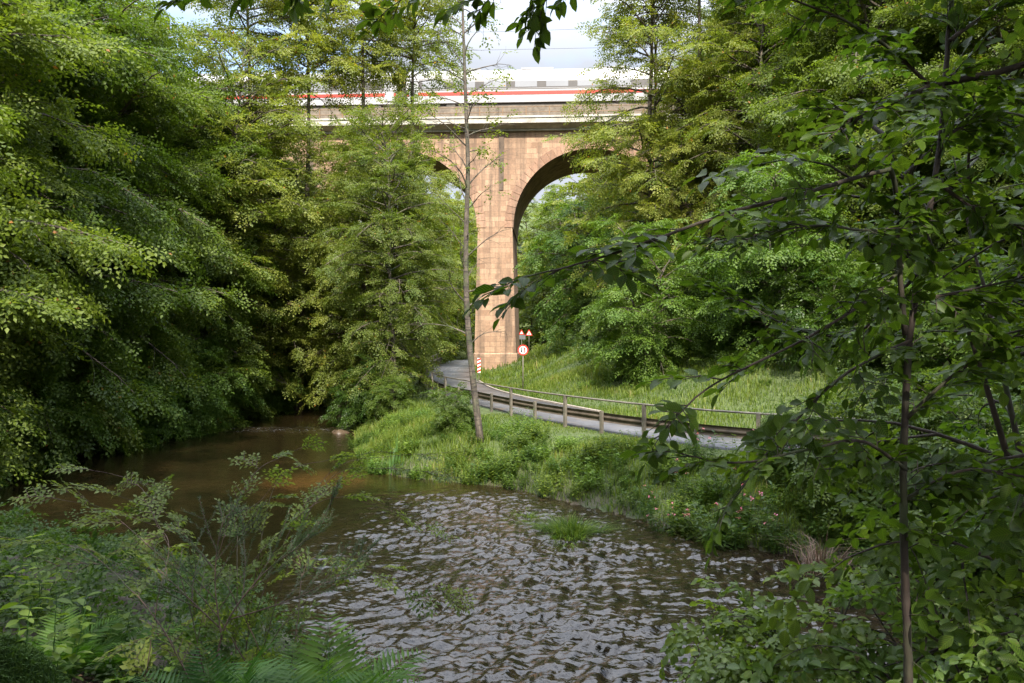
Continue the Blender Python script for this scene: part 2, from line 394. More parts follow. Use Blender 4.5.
def water_mat():
    m, nt, bs = mat_new('river_water'); v = geoco(nt); rap = attr(nt, 'rapid')
    n = noise(nt, .32, 5, v, .6); n2 = noise(nt, 5, 5, v, .7, .4)
    bed = ramp(nt, n, .42, .64, (.006, .005, .0022), (.02, .0135, .005))
    bed = mixc(nt, .45, bed, ramp(nt, n2, .35, .7, (.004, .0035, .0015), (.034, .022, .009)))
    bed = mixc(nt, attr(nt, 'shoal'), bed, mixc(nt, .6, (.06, .028, .008), ramp(nt, n2, .3, .7, (.015, .008, .003), (.1, .052, .016))))
    fast = ramp(nt, n2, .35, .68, (.006, .005, .004), (.03, .02, .011))
    c = mixc(nt, rap, bed, fast)
    mp = node(nt, 'Mapping'); mp.inputs['Rotation'].default_value = (0, 0, .3); mp.inputs['Scale'].default_value = (1, 3.2, 1); nt.links.new(v, mp.inputs[0])
    f1 = noise(nt, 5.5, 8, mp.outputs[0], .78, .8)
    fo = ramp(nt, f1, .57, .64)
    fm = nt.nodes.new('ShaderNodeMath'); fm.operation = 'MULTIPLY'; nt.links.new(fo, fm.inputs[0]); nt.links.new(attr(nt, 'foam'), fm.inputs[1])
    c = mixc(nt, fm.outputs[0], c, (.55, .57, .62))
    nt.links.new(c, bs.inputs['Base Color'])
    ro = nt.nodes.new('ShaderNodeMapRange'); nt.links.new(fm.outputs[0], ro.inputs[0]); ro.inputs[3].default_value = .07; ro.inputs[4].default_value = .5
    nt.links.new(ro.outputs[0], bs.inputs['Roughness']); bs.inputs['IOR'].default_value = 1.38; bs.inputs['Specular IOR Level'].default_value = .75
    # small ripples: faint on the pool, strong in the rapids
    b1 = noise(nt, 5, 2, mp.outputs[0], .5, .3); b2 = noise(nt, 3.2, 3, v)
    st = nt.nodes.new('ShaderNodeMapRange'); nt.links.new(rap, st.inputs[0]); st.inputs[3].default_value = .25; st.inputs[4].default_value = .42
    b = nt.nodes.new('ShaderNodeBump'); b.inputs['Distance'].default_value = .05
    nt.links.new(st.outputs[0], b.inputs['Strength']); nt.links.new(mixc(nt, .35, b1, b2), b.inputs['Height']); nt.links.new(b.outputs[0], bs.inputs['Normal'])
    return m
M['water'] = water_mat()
M['litter'] = leaf_mat('fallen_leaf', (.05, .03, .018), (.2, .13, .09), trans=.1, rough=.6, rare=(.3, .28, .28))

# ------------------------------------------------------------------ ground, road, water
def axis(a, b, fine0, fine1, f, c):
    out = [a]
    while out[-1] < b:
        x = out[-1]; d = 0 if fine0 <= x <= fine1 else (fine0-x if x < fine0 else x-fine1)
        out.append(x+min(c, f+d*.06))
    return np.array(out)
gx = axis(-170, 170, -22, 18, .28, 6); gy = axis(-50, 330, 0, 56, .28, 7)
GX, GY = np.meshgrid(gx, gy); sh = GX.shape
GZ = ground_z(GX.ravel(), GY.ravel()).reshape(sh)
ni, nj = sh
idx = np.arange(ni*nj).reshape(sh)
fq = np.stack([idx[:-1, :-1], idx[:-1, 1:], idx[1:, 1:], idx[1:, :-1]], -1).reshape(-1, 4)
dr_ = poly_dist(GX.ravel(), GY.ravel(), ROAD)
nearA = np.abs(poly_dist(GX.ravel(), GY.ravel(), BANK_A)) < np.abs(poly_dist(GX.ravel(), GY.ravel(), BANK_B))
verge = np.where(nearA, 0, sstep(16, 9, dr_))*sstep(-.2, .8, GZ.ravel())
me = mesh_np('ground', np.stack([GX, GY, GZ], -1).reshape(-1, 3), [fq], M['ground'], smooth=True, attrs={'verge': verge})
tag(link('ground', me), 'forest floor and grassy banks of the stream valley', 'ground', kind='structure')

rp_ = ROAD; T = np.gradient(rp_, axis=0); T /= np.linalg.norm(T, axis=1)[:, None]; Rn = np.stack([T[:, 1], -T[:, 0]], 1)  # right of travel
RW = 1.75
V = []
for p, n in zip(rp_, Rn):
    z = road_z(p[1])
    for o, dz in ((-RW-.02, -.25), (-RW, 0), (0, .035), (RW, 0), (RW+.02, -.25)): V.append((p[0]+n[0]*o, p[1]+n[1]*o, float(z)+dz))
k = len(rp_); fr = [(i*5+j, i*5+j+1, (i+1)*5+j+1, (i+1)*5+j) for i in range(k-1) for j in range(4)]
me = mesh_np('road', V, [np.array(fr)], M['road'], smooth=False)
tag(link('road', me), 'narrow asphalt lane curving through the viaduct', 'road', kind='structure')
# kerb on the inner side of the bend
sel = [i for i in range(k) if 30 < rp_[i][1] < 50 and rp_[i][0] < 6]
mb = MB()
mb.sweep([(rp_[i][0]+Rn[i][0]*RW, rp_[i][1]+Rn[i][1]*RW, float(road_z(rp_[i][1]))) for i in sel], [Rn[i] for i in sel], [(0, -.1), (0, .055), (.02, .07), (.13, .07), (.15, -.1)])
tag(mb.build('kerb', M['kerb']), 'pale stone kerb along the inside of the road bend', 'kerb', kind='structure')

yy = 4.5*np.exp(np.arange(0, 1300)*.0026); yy = yy[yy < 80]
xx = np.r_[np.arange(-20, -5, .1), np.arange(-5, 9.5, .036), np.arange(9.5, 17, .1)]
WX, WY = np.meshgrid(xx, yy); wsh = WX.shape; x, y = WX.ravel(), WY.ravel()
rap = sstep(-5.0, -2.4, x+1.6*fbm(x*.5, y*.5, 40, 3)+.12*(y-14))*sstep(23.3, 20.6, y-.25*x+1.2*fbm(x*.6, y*.6, 41, 2))
u = (x*.78-y*.62); v_ = (x*.62+y*.78)      # along / across the current
wx = fbm(u*.9, v_*.9, 61, 2)*1.2
rw = np.random.default_rng(8)
wob = 1.1*fbm(x*.5, y*.5, 61, 3)
h = np.zeros(len(x)); fz = np.where(rap > .01)[0]; xf, yf, wf = x[fz], y[fz], wob[fz]; hf = np.zeros(len(fz))
for k_ in range(64):                                  # short crested wave trains running with the current
    lam = .105*(.62/.105)**rw.random()**1.35; an = math.atan2(-.85, .52)+rw.normal(0, .5); q = 2*PI/lam
    ph = q*(xf*math.cos(an)+yf*math.sin(an))+rw.uniform(0, 6.3)+wf*(1.5+2*rw.random())*2.6
    en = np.clip(vnoise(xf*.42/lam**.5+k_*7.1, yf*.8/lam**.5-k_*3.3, 500+k_)*2.6-.95, 0, 1)
    hf += .015*lam**.95*en*((.5+.5*np.sin(ph))**1.35*2-1)
hf *= .45+1.9*np.clip(fbm(u[fz]*.35, v_[fz]*.8, 25, 3)+.32, 0, .75)
h[fz] = hf+.007*fbm(u[fz]*9, v_[fz]*17, 27, 3)+.05*fbm(u[fz]*.6, v_[fz]*1.3, 21, 3)-.03
h2 = .011*fbm(x*1.1, y*2.2, 31, 3)+.006*fbm(x*3, y*5, 32, 2)
weir = sstep(38.6, 37.2, y)*sstep(35.0, 36.4, y)*sstep(-5, -8, x)*.09*(.5+fbm(x*3, y*3, 51, 3)*2)
z = .0+h*rap+h2*(1-rap)+weir*.6
foam = rap*sstep(-.005, .045, h)*np.clip(.35+2.4*fbm(x*.45, y*.45, 71, 3), .0, .9)
foam = np.clip(foam, 0, 1)+np.clip(weir*9, 0, .8)
shoal = .75*sstep(1, .1, np.hypot((x+6.3)/2.6, (y-23)/2.8)+.9*fbm(x*.7, y*.7, 81, 3))
ok = in_poly(x, y, RIVER) | (np.minimum(np.abs(poly_dist(x, y, BANK_A)), np.abs(poly_dist(x, y, BANK_B))) < .8)
idw = np.arange(len(x)).reshape(wsh)
fw = np.stack([idw[:-1, :-1], idw[:-1, 1:], idw[1:, 1:], idw[1:, :-1]], -1).reshape(-1, 4)
fw = fw[ok[fw].all(1)]
used = np.unique(fw); remap = np.full(len(x), -1); remap[used] = np.arange(len(used))
me = mesh_np('water', np.stack([x, y, z], 1)[used], [remap[fw]], M['water'], smooth=True, attrs={'rapid': rap[used], 'foam': foam[used], 'shoal': shoal[used]})
tag(link('water', me), 'brown stream running into silvery rapids', 'water', kind='structure')

# ------------------------------------------------------------------ viaduct
VX, VY, VR = P(495, 69), 69.0, math.radians(-2.8)
via = empty('viaduct', (VX, VY, 0), VR, label='tall pink sandstone railway viaduct with round arches spanning the valley', cat='viaduct')
SPR, RAD, TOPZ, DEP = 15.4, 7.5, 24.6, 10.0
piers = [-55.5, -37, -18.5, 0, 18.5, 37]
VL0, VL1 = -64.6, 46.1
def v_ground(u, v): 
    c, s = math.cos(VR), math.sin(VR); return gz(VX+u*c-v*s, VY+u*s+v*c)
for pu in piers:
    g = min(v_ground(pu, 0), v_ground(pu, DEP))-1.2
    mb = MB(); gp = max(v_ground(pu, 0), 1.9) if pu == 0 else g+1.2
    zb = gp+1.45
    if zb < SPR-.5:
        mb.taper((pu-2.0, pu+2.0, .25, DEP-.25, zb), (pu-1.66, pu+1.66, .02, DEP-.02, SPR))
        ob = mb.build('pier', M['stone'], via, uv=True)
        m2 = MB(); m2.taper((pu-2.16, pu+2.16, .05, DEP-.05, g), (pu-2.1, pu+2.1, .1, DEP-.1, zb-.12)); m2.taper((pu-2.1, pu+2.1, .1, DEP-.1, zb-.12), (pu-2.0, pu+2.0, .25, DEP-.25, zb))
        m2.build('plinth', M['stone'], ob, uv=True)
    else:
        mb.box(pu-1.9, pu+1.9, .2, DEP-.2, min(g, SPR-1), SPR); mb.build('pier', M['stone'], via, uv=True)
mb = MB()
def col_(x0, x1, z0a, z0b):
    mb.add([(x0, 0, z0a), (x1, 0, z0b), (x1, 0, TOPZ), (x0, 0, TOPZ)], [(0, 1, 2, 3)])
    mb.add([(x0, DEP, z0a), (x1, DEP, z0b), (x1, DEP, TOPZ), (x0, DEP, TOPZ)], [(3, 2, 1, 0)])
for pu in piers: col_(pu-1.75, pu+1.75, SPR, SPR)
mb.box(VL0-6, VL0+.0, 0, DEP, 10, TOPZ)
mb.box(VL1, VL1+8, 0, DEP, 10, TOPZ)
centres = [p+9.25 for p in piers]+[piers[0]-9.25]
NS = 40
for c in centres:
    th = [PI-PI*i/NS for i in range(NS+1)]
    q = [(c+RAD*math.cos(t), SPR+RAD*math.sin(t)) for t in th]
    for a, b in zip(q[:-1], q[1:]): col_(a[0], b[0], a[1], b[1])
    V = [(a[0], yv, a[1]) for a in q for yv in (0, DEP)]
    mb.add(V, [(2*i, 2*i+1, 2*i+3, 2*i+2) for i in range(NS)])
mb.build('arch_wall', M['stone'], via, uv=True)
for c in centres:
    r = MB(); nb = 37
    for i in range(nb):
        a0, a1 = PI*i/nb+.0035, PI*(i+1)/nb-.0035
        for yv0, yv1 in ((-.035, .05),):
            p = [(c+RR*math.cos(a), SPR+RR*math.sin(a)) for a, RR in ((a0, RAD-.01), (a0, RAD+.85), (a1, RAD+.85), (a1, RAD-.01))]
            r.prism(p, yv0, yv1, t=random.random())
    r.build('arch_ring', M['ring'], via, uv=True)
mb = MB()
mb.box(VL0-6, VL1+8, -.25, DEP+.25, TOPZ, TOPZ+.18)                # string course
mb.taper((VL0-6, VL1+8, -.35, DEP+.35, TOPZ+.18), (VL0-6, VL1+8, -.95, DEP+.95, TOPZ+.5))
mb.build('deck_slab', M['concrete'], via)
mb = MB(); mb.box(VL0-6, VL1+8, -1.1, DEP+1.1, TOPZ+.5, TOPZ+.98); mb.box(VL0-6, VL1+8, -1.18, DEP+1.18, TOPZ+.98, TOPZ+1.16)
mb.build('fascia', M['concrete'], via)
DK = TOPZ+1.16
mb = MB(); mb.box(VL0-6, VL1+8, .5, .8, DK, DK+1.5); mb.box(VL0-6, VL1+8, DEP-.8, DEP-.5, DK, DK+1.5); mb.box(VL0-6, VL1+8, .8, DEP-.8, DK, DK+1.3)
mb.build('ballast_trough', M['ballast'], via)
for pu in (0, -18.5, 18.5):
    mb = MB(); mb.taper((pu+.42, pu+.82, -.07, .02, 19.0), (pu+.38, pu+.9, -.09, .02, TOPZ-.02)); mb.build('drain_channel', M['stain'], via)
ra = MB()
for zz in (.45, .95): ra.tube([(VL0-6, -.75, DK+zz), (VL1+8, -.75, DK+zz)], .035, 5)
u0 = VL0-5
while u0 < VL1+8: ra.box(u0-.04, u0+.04, -.79, -.71, DK, DK+1.0); u0 += 2.2
ra.build('railing', M['rust'], via)

# ------------------------------------------------------------------ train and overhead line
RZ = 27.75
tr = empty('train', (VX, VY, 0), VR, label='white express train with a red stripe crossing the viaduct', cat='train')
TV = 1.75                                        # near face of the body, metres behind the parapet face
def coach_body(L):
    prof = [(0, .25), (-.03, .9), (-.05, 1.6), (-.02, 2.3), (.22, 3.15), (.55, 3.55), (1.0, 3.78), (1.45, 3.86)]
    prof = prof+[(2.9-a, b) for a, b in prof[::-1]]
    V = []
    for xx_ in (0, L): V += [(xx_, TV+a, RZ+b) for a, b in prof]
    n = len(prof); f = [tuple(range(n-1, -1, -1)), tuple(range(n, 2*n))]+[(i, (i+1) % n, n+(i+1) % n, n+i) for i in range(n)]
    return V, f
L = 25.8
for ci, x0 in enumerate((-62.5, -35.7, -8.9, 17.9, 44.7)):
    if ci == 4: LL = 9
    else: LL = L
    mb = MB(); v, f = coach_body(LL); mb.add([(a+x0, b, c) for a, b, c in v], f); body = mb.build('coach', M['train'], tr, smooth=False)
    s = MB(); s.box(x0+.02, x0+LL-.02, TV-.063, TV-.02, RZ+.98, RZ+1.3); s.build('stripe', M['stripe'], body)
    wn = MB(); xs = x0+1.6; 
    pl = MB()
    def slab(m, a, b, z0, z1, off):
        # follows the inclined upper body side
        ya = lambda zz: TV-.02+(max(zz, 2.3)-2.3)/.85*.24-(.03*(2.3-zz)/.7 if zz < 2.3 else 0)
        m.add([(a, ya(z0)-off, RZ+z0), (b, ya(z0)-off, RZ+z0), (b, ya(z1)-off, RZ+z1), (a, ya(z1)-off, RZ+z1),
               (a, ya(z0)+.02, RZ+z0), (b, ya(z0)+.02, RZ+z0), (b, ya(z1)+.02, RZ+z1), (a, ya(z1)+.02, RZ+z1)],
              [(0, 1, 2, 3), (7, 6, 5, 4), (0, 4, 5, 1), (1, 5, 6, 2), (2, 6, 7, 3), (3, 7, 4, 0)])
    for (za, zb) in ((1.62, 2.3), (2.3, 2.62)): slab(pl, x0+1.2, x0+LL-1.2, za, zb, .012)
    pl.build('window_band', M['pillar'], body)
    ln_ = MB(); slab(ln_, x0+.05, x0+LL-.05, 2.66, 2.72, .016); slab(ln_, x0+.05, x0+LL-.05, 1.5, 1.56, .016); ln_.build('seam', M['pillar'], body)
    while xs+2.1 < x0+LL-1.5:
        wn2 = MB(); slab(wn2, xs, xs+2.15, 1.72, 2.3, .02); slab(wn2, xs, xs+2.15, 2.3, 2.54, .02); wn2.build('window', M['pane'], body); xs += 3.05
    for dx_ in (x0+.25, x0+LL-1.15):
        dr__ = MB(); slab(dr__, dx_, dx_+.9, .5, 2.3, .008); slab(dr__, dx_, dx_+.9, 2.3, 2.6, .008); dr__.build('door', M['door'], body)
    for q_ in (.22, .5, .78):
        rf_ = MB(); rf_.box(x0+LL*q_-1.6, x0+LL*q_+1.6, TV+.95, TV+1.95, RZ+3.8, RZ+3.98); rf_.build('roof_unit', M['door'], body)
    for bx in (x0+3.2, x0+LL-3.2):
        b = MB(); b.box(bx-1.6, bx+1.6, TV+.25, TV+2.65, RZ-.15, RZ+.42)
        for wxx in (bx-1.2, bx+1.2): b.disc((wxx, 0, RZ+.02), 1e-5, .44, TV+.12, TV+.25, 18)
        b.build('bogie', M['under'], body)
    ufr = MB(); ufr.box(x0+5.2, x0+LL-5.2, TV+.2, TV+2.7, RZ-.02, RZ+.27); ufr.build('underframe', M['under'], body)
    if ci < 4:
        g_ = MB(); g_.box(x0+LL, x0+LL+1.0, TV+.4, TV+2.5, RZ+.5, RZ+3.3); g_.build('gangway', M['under'], tr)
rl = MB()
for off in (.72, 2.15): rl.box(VL0-6, VL1+8, TV+off-.035, TV+off+.035, RZ-1.02+.0, RZ-.44)
rl.build('rails', M['rust'], via)
for zz, yv, nm in ((RZ+6.0, TV+1.45, 'grey contact wire strung above the train'), (RZ+7.8, TV+1.45, 'upper carrying wire strung high above the train')):
    mb = MB(); c, s = math.cos(VR), math.sin(VR)
    pts = [(VX+u*c-yv*s, VY+u*s+yv*c, zz+(.25*abs(math.sin(u*PI/60)) if zz > RZ+7 else 0)) for u in np.linspace(-66, 50, 60)]
    mb.tube(pts, .016, 5); tag(mb.build('overhead_wire', M['wire']), nm, 'wire')
for u in (-30, 30):
    e = empty('catenary_mast', (VX+u*math.cos(VR)-8.7*math.sin(VR)*-1*0, VY+u*math.sin(VR)+8.4, DK+1.3), VR,
              label='steel catenary mast on the viaduct behind the %s trees' % ('left' if u < 0 else 'right'), cat='mast')
    mb = MB(); mb.box(-.12, .12, -.12, .12, 0, 8.4); mb.build('pole', M['signgrey'], e)
    mb = MB(); mb.tube([(0, 0, 7.9), (0, -5.2, 8.0)], .05, 5); mb.tube([(0, 0, 6.0), (0, -5.2, 6.4)], .04, 5); mb.build('arm', M['signgrey'], e)

# ------------------------------------------------------------------ guard rail and road signs
gl = resample([(14, 16.5), (9.2, 18.8), (6.1, 21.0), (3.85, 23.8), (.85, 28.3), (-1.7, 33.5), (-3.6, 37.7), (-5.0, 43.2), (-6.1, 50), (-6.9, 58), (-7.5, 68), (-7.6, 78)], .5)
gt = np.gradient(gl, axis=0); gt /= np.linalg.norm(gt, axis=1)[:, None]; gn = np.stack([gt[:, 1], -gt[:, 0]], 1)
zr = lambda q: float(road_z(q[1]))
grail = empty('guard_rail', (gl[0][0], gl[0][1], zr(gl[0])), label='weathered steel guard rail with a tubular handrail along the lane', cat='guard rail')
off = np.array(grail.location)
def gb(mb, name, mat, par=grail, smooth=False):
    mb.v = [(a-off[0], b-off[1], c-off[2]) for a, b, c in mb.v]; return mb.build(name, mat, par, smooth=smooth)
mb = MB(); W = [(.0, .36), (.055, .40), (.055, .47), (.0, .505), (.0, .535), (.055, .57), (.055, .64), (0, .68), (-.015, .68), (.035, .635), (.035, .575), (-.015, .535), (-.015, .505), (.035, .47), (.035, .405), (-.015, .36)]
mb.sweep([(p[0]-n[0]*-.08, p[1]-n[1]*-.08, zr(p)) for p, n in zip(gl, gn)], gn, W); gb(mb, 'beam', M['beam'])
mb = MB(); mb.tube([(p[0], p[1], zr(p)+1.12) for p in gl], .032, 8); gb(mb, 'handrail', M['galv'], smooth=True)
acc = 0
for i in range(0, len(gl), 4):
    p, n = gl[i], gn[i]; tall = (i//4) % 2 == 0; hgt = 1.12 if tall else .74
    mb = MB(); t_ = gt[i]; a = .055
    base = min(gz(p[0], p[1]), zr(p))-.3
    qs = [(p[0]+t_[0]*s1*a+n[0]*s2*a*.9, p[1]+t_[1]*s1*a+n[1]*s2*a*.9) for s1, s2 in ((-1, -1), (1, -1), (1, 1), (-1, 1))]
    mb.add([(q[0], q[1], base) for q in qs]+[(q[0], q[1], zr(p)+hgt) for q in qs], [(3,2,1,0),(4,5,6,7),(0,1,5,4),(1,2,6,5),(2,3,7,6),(3,0,4,7)])
    gb(mb, 'post', M['galv'])

def sign_post(name, x, y, h, lab, cat='road sign', rz=0):
    z = gz(x, y); e = empty(name, (x, y, z), rz, label=lab, cat=cat); mb = MB(); mb.tube([(0, 0, -.3), (0, 0, h)], .035, 8); mb.build('post', M['galv'], e, smooth=True); return e
sx, sy = P(523, 43), 43.0
sz = gz(sx, sy); hc = CAMZ-(350-HY)*43/F-sz
e = sign_post('road_sign', sx, sy, hc+.2, 'round white sign with red border and two arrows, before the pier')
mb = MB(); mb.disc((0, 0, hc), 1e-5, .315, -.06, -.035); mb.build('face', M['signwhite'], e)
mb = MB(); mb.disc((0, 0, hc), .235, .317, -.068, -.034); mb.build('border', M['signred'], e)
mb = MB(); mb.prism([(.06, hc-.17), (.12, hc-.17), (.12, hc+.035), (.17, hc+.035), (.09, hc+.18), (.01, hc+.035), (.06, hc+.035)], -.066, -.055); mb.build('red_arrow', M['signred'], e)
mb = MB(); mb.prism([(-.06, hc+.17), (-.12, hc+.17), (-.12, hc-.035), (-.17, hc-.035), (-.09, hc-.18), (-.01, hc-.035), (-.06, hc-.035)], -.066, -.055); mb.build('black_arrow', M['signblack'], e)
mx_, my_ = P(479, 50), 50.0
e = sign_post('marker_board', mx_, my_, .3, 'small red and white striped marker board at the pier corner', 'marker')
zt = CAMZ-(358-HY)*50/F-gz(mx_, my_); zbt = zt-1.02
mb = MB(); mb.box(-.11, .11, -.06, -.04, zbt, zt); mb.build('board', M['signwhite'], e)
mb = MB()
for kk in range(4):
    q = zbt+.02+kk*.26; mb.prism([(-.112, q), (.112, q+.1), (.112, q+.23), (-.112, q+.13)], -.066, -.0585)
mb.build('stripes', M['signred'], e)
mb = MB(); mb.tube([(0, -.02, 0), (0, -.02, zt-.1)], .03, 8); mb.build('stay', M['galv'], e)
for (px, d, lab) in ((529, 84, 'triangular warning sign with a red edge beyond the pier'),):
    x_, y_ = P(px, d), d; hh = CAMZ-(333-HY)*d/F-gz(x_, y_)
    e = sign_post('warning_sign', x_, y_, hh+.3, lab)
    mb = MB(); mb.prism([(-.42, hh-.3), (.42, hh-.3), (0, hh+.43)], -.06, -.04); mb.build('border', M['signred'], e)
    mb = MB(); mb.prism([(-.27, hh-.22), (.27, hh-.22), (0, hh+.25)], -.068, -.0605); mb.build('face', M['signwhite'], e)
    mb = MB(); mb.prism([(-.08, hh-.18), (.08, hh-.18), (.04, hh+.08), (-.04, hh+.08)], -.075, -.0685); mb.build('symbol', M['signblack'], e)
x_, y_ = P(521.5, 82), 82; hh = CAMZ-(335-HY)*82/F-gz(x_, y_)
e = sign_post('notice_board', x_, y_, hh+.3, 'dark grey panel with a small red sign above, beside the pier', 'road sign')
mb = MB(); mb.box(-.45, .45, -.06, -.04, hh-.5, hh); mb.build('panel', M['signgrey'], e)
mb = MB(); mb.prism([(-.34, hh+.05), (.34, hh+.05), (0, hh+.64)], -.06, -.04); mb.build('red_triangle', M['signred'], e)
mb = MB(); mb.prism([(-.18, hh+.13), (.18, hh+.13), (0, hh+.44)], -.067, -.0605); mb.build('white_triangle', M['signwhite'], e)
#VEGETATION
# ------------------------------------------------------------------ foliage tools
def nrm(a): return a/(np.linalg.norm(a, axis=-1, keepdims=True)+1e-9)
LT = {   # leaf templates: (x along, y across, z fold) for unit length; y and z scale with the width
 'diamond': (np.array([(0, 0, 0), (.42, -.5, .16), (1, 0, -.1), (.42, .5, .16)]), np.array([(0, 1, 2), (0, 2, 3)])),
 'oval': (np.array([(0, 0, 0), (.34, 0, -.02), (.68, 0, -.04), (1, 0, -.16), (.16, -.3, .1), (.42, -.5, .14), (.74, -.36, .06), (.16, .3, .1), (.42, .5, .14), (.74, .36, .06)]),
          np.array([(0, 4, 1), (4, 5, 1), (1, 5, 2), (5, 6, 2), (2, 6, 3), (0, 1, 7), (7, 1, 8), (1, 2, 8), (8, 2, 9), (2, 3, 9)])),
}
def leaf_geo(Pp, D, N, Ln, Wd, tint, kind='diamond'):
    Vt, Ft = LT[kind]; D = nrm(D); Y = nrm(np.cross(N, D)); Z = np.cross(D, Y); n = len(Pp); k = len(Vt)
    Ln = np.broadcast_to(Ln, (n,)); Wd = np.broadcast_to(Wd, (n,))
    V = (Pp[:, None]+D[:, None]*(Vt[:, 0][None, :, None]*Ln[:, None, None])+Y[:, None]*(Vt[:, 1][None, :, None]*Wd[:, None, None])
         + Z[:, None]*(Vt[:, 2][None, :, None]*Wd[:, None, None])).reshape(-1, 3)
    Fc = (Ft[None]+(np.arange(n)*k)[:, None, None]).reshape(-1, 3)
    return V, Fc, np.repeat(tint, k)
def spray_proto(r, nl, subs, leafstep, spread=.5, droop=.25, jit=.35):
    """flat twig spray of unit length: leaf points, directions, normals and its twig lines"""
    Pt, Dr, Nn, lines = [], [], [], []
    def run(p0, d0, L, step, dr):
        d0 = d0/np.linalg.norm(d0); n = max(3, int(L/step)); pts = []
        for i in range(n+1):
            s = L*i/n; pts.append(p0+d0*s+np.array([0, 0, -dr*s*s]))
        lines.append(np.array(pts))
        for i in range(1, n+1):
            d = pts[i]-pts[i-1]; d /= np.linalg.norm(d); side = np.cross([0, 0, 1], d); sg = 1 if i % 2 else -1
            a = r.uniform(.7, 1.15) if i < n else r.uniform(-.2, .2)
            ld = d*math.cos(a)+side*sg*math.sin(a)+np.array([0, 0, r.uniform(-.35, .1)])
            Pt.append(pts[i]); Dr.append(ld); Nn.append(np.array([0, 0, 1])+r.normal(0, jit, 3))
        return pts
    main = run(np.zeros(3), np.array([1., 0, r.uniform(-.05, .15)]), 1.0, leafstep, droop)
    m = len(main)
    for j in range(subs):
        i = int(m*(.12+.75*j/max(1, subs))); sg = 1 if j % 2 else -1
        a = r.uniform(.6, .95)*sg
        run(main[min(i, m-1)], np.array([math.cos(a), math.sin(a), r.uniform(-.15, .12)]), spread*(1-.55*j/subs)*r.uniform(.8, 1.2), leafstep, droop*.8)
    return np.array(Pt), np.array(Dr), np.array(Nn), lines
_r = np.random.default_rng(3)
SPR_MID = [spray_proto(_r, 0, 6, .085) for _ in range(5)]
SPR_FINE = [spray_proto(_r, 0, 8, .06) for _ in range(4)]
SPR_NEAR = [spray_proto(_r, 0, 4, .15, jit=.3) for _ in range(6)]
def leaf_attrs(kind, nv):
    if kind != 'oval': return None
    t = LT[kind][0]; k = nv//len(t); return {'lu': np.tile(t[:, 0], k), 'lv': np.tile(t[:, 1], k)}
def place_sprays(O, X, S, protos, r, leaf, ratio, kind='diamond', flat=.8, clump=.5):
    """O origins, X directions, S sizes -> leaf mesh arrays"""
    n = len(O); pick = r.integers(0, len(protos), n); outV, outF, outT = [], [], []; b = 0
    U = nrm(np.array([0, 0, 1.])*flat+r.normal(0, .32, (n, 3))); X = nrm(X); Y = nrm(np.cross(U, X)); Z = np.cross(X, Y)
    base = np.clip(r.normal(.5, .2*clump*2, n), 0, 1)
    lines = []
    for pi_, (pp, dd, nn, ln) in enumerate(protos):
        s = np.where(pick == pi_)[0]
        if not len(s): continue
        B = np.stack([X[s], Y[s], Z[s]], 1)                      # rows: local axes
        Pp = O[s][:, None]+np.einsum('kj,njc->nkc', pp, B)*S[s][:, None, None]
        D = np.einsum('kj,njc->nkc', dd, B); N = np.einsum('kj,njc->nkc', nn, B)
        m = len(pp); q = len(s)*m
        Ln = leaf*r.uniform(.65, 1.2, q); t = np.clip(np.repeat(base[s], m)+r.normal(0, .16, q), 0, .97); t[r.random(q) < .004] = .99
        v, f, tt = leaf_geo(Pp.reshape(-1, 3), D.reshape(-1, 3)+r.normal(0, .12, (q, 3)), N.reshape(-1, 3), Ln, Ln*ratio*r.uniform(.85, 1.15, q), t, kind)
        outV.append(v); outF.append(f+b); outT.append(tt); b += len(v)
        for k_ in s: lines.append((pi_, k_))
    W = []
    for pi_, k_ in lines:
        B = np.stack([X[k_], Y[k_], Z[k_]])
        W.append([O[k_]+(l @ B)*S[k_] for l in protos[pi_][3]])
    return np.vstack(outV), np.vstack(outF), np.concatenate(outT), W

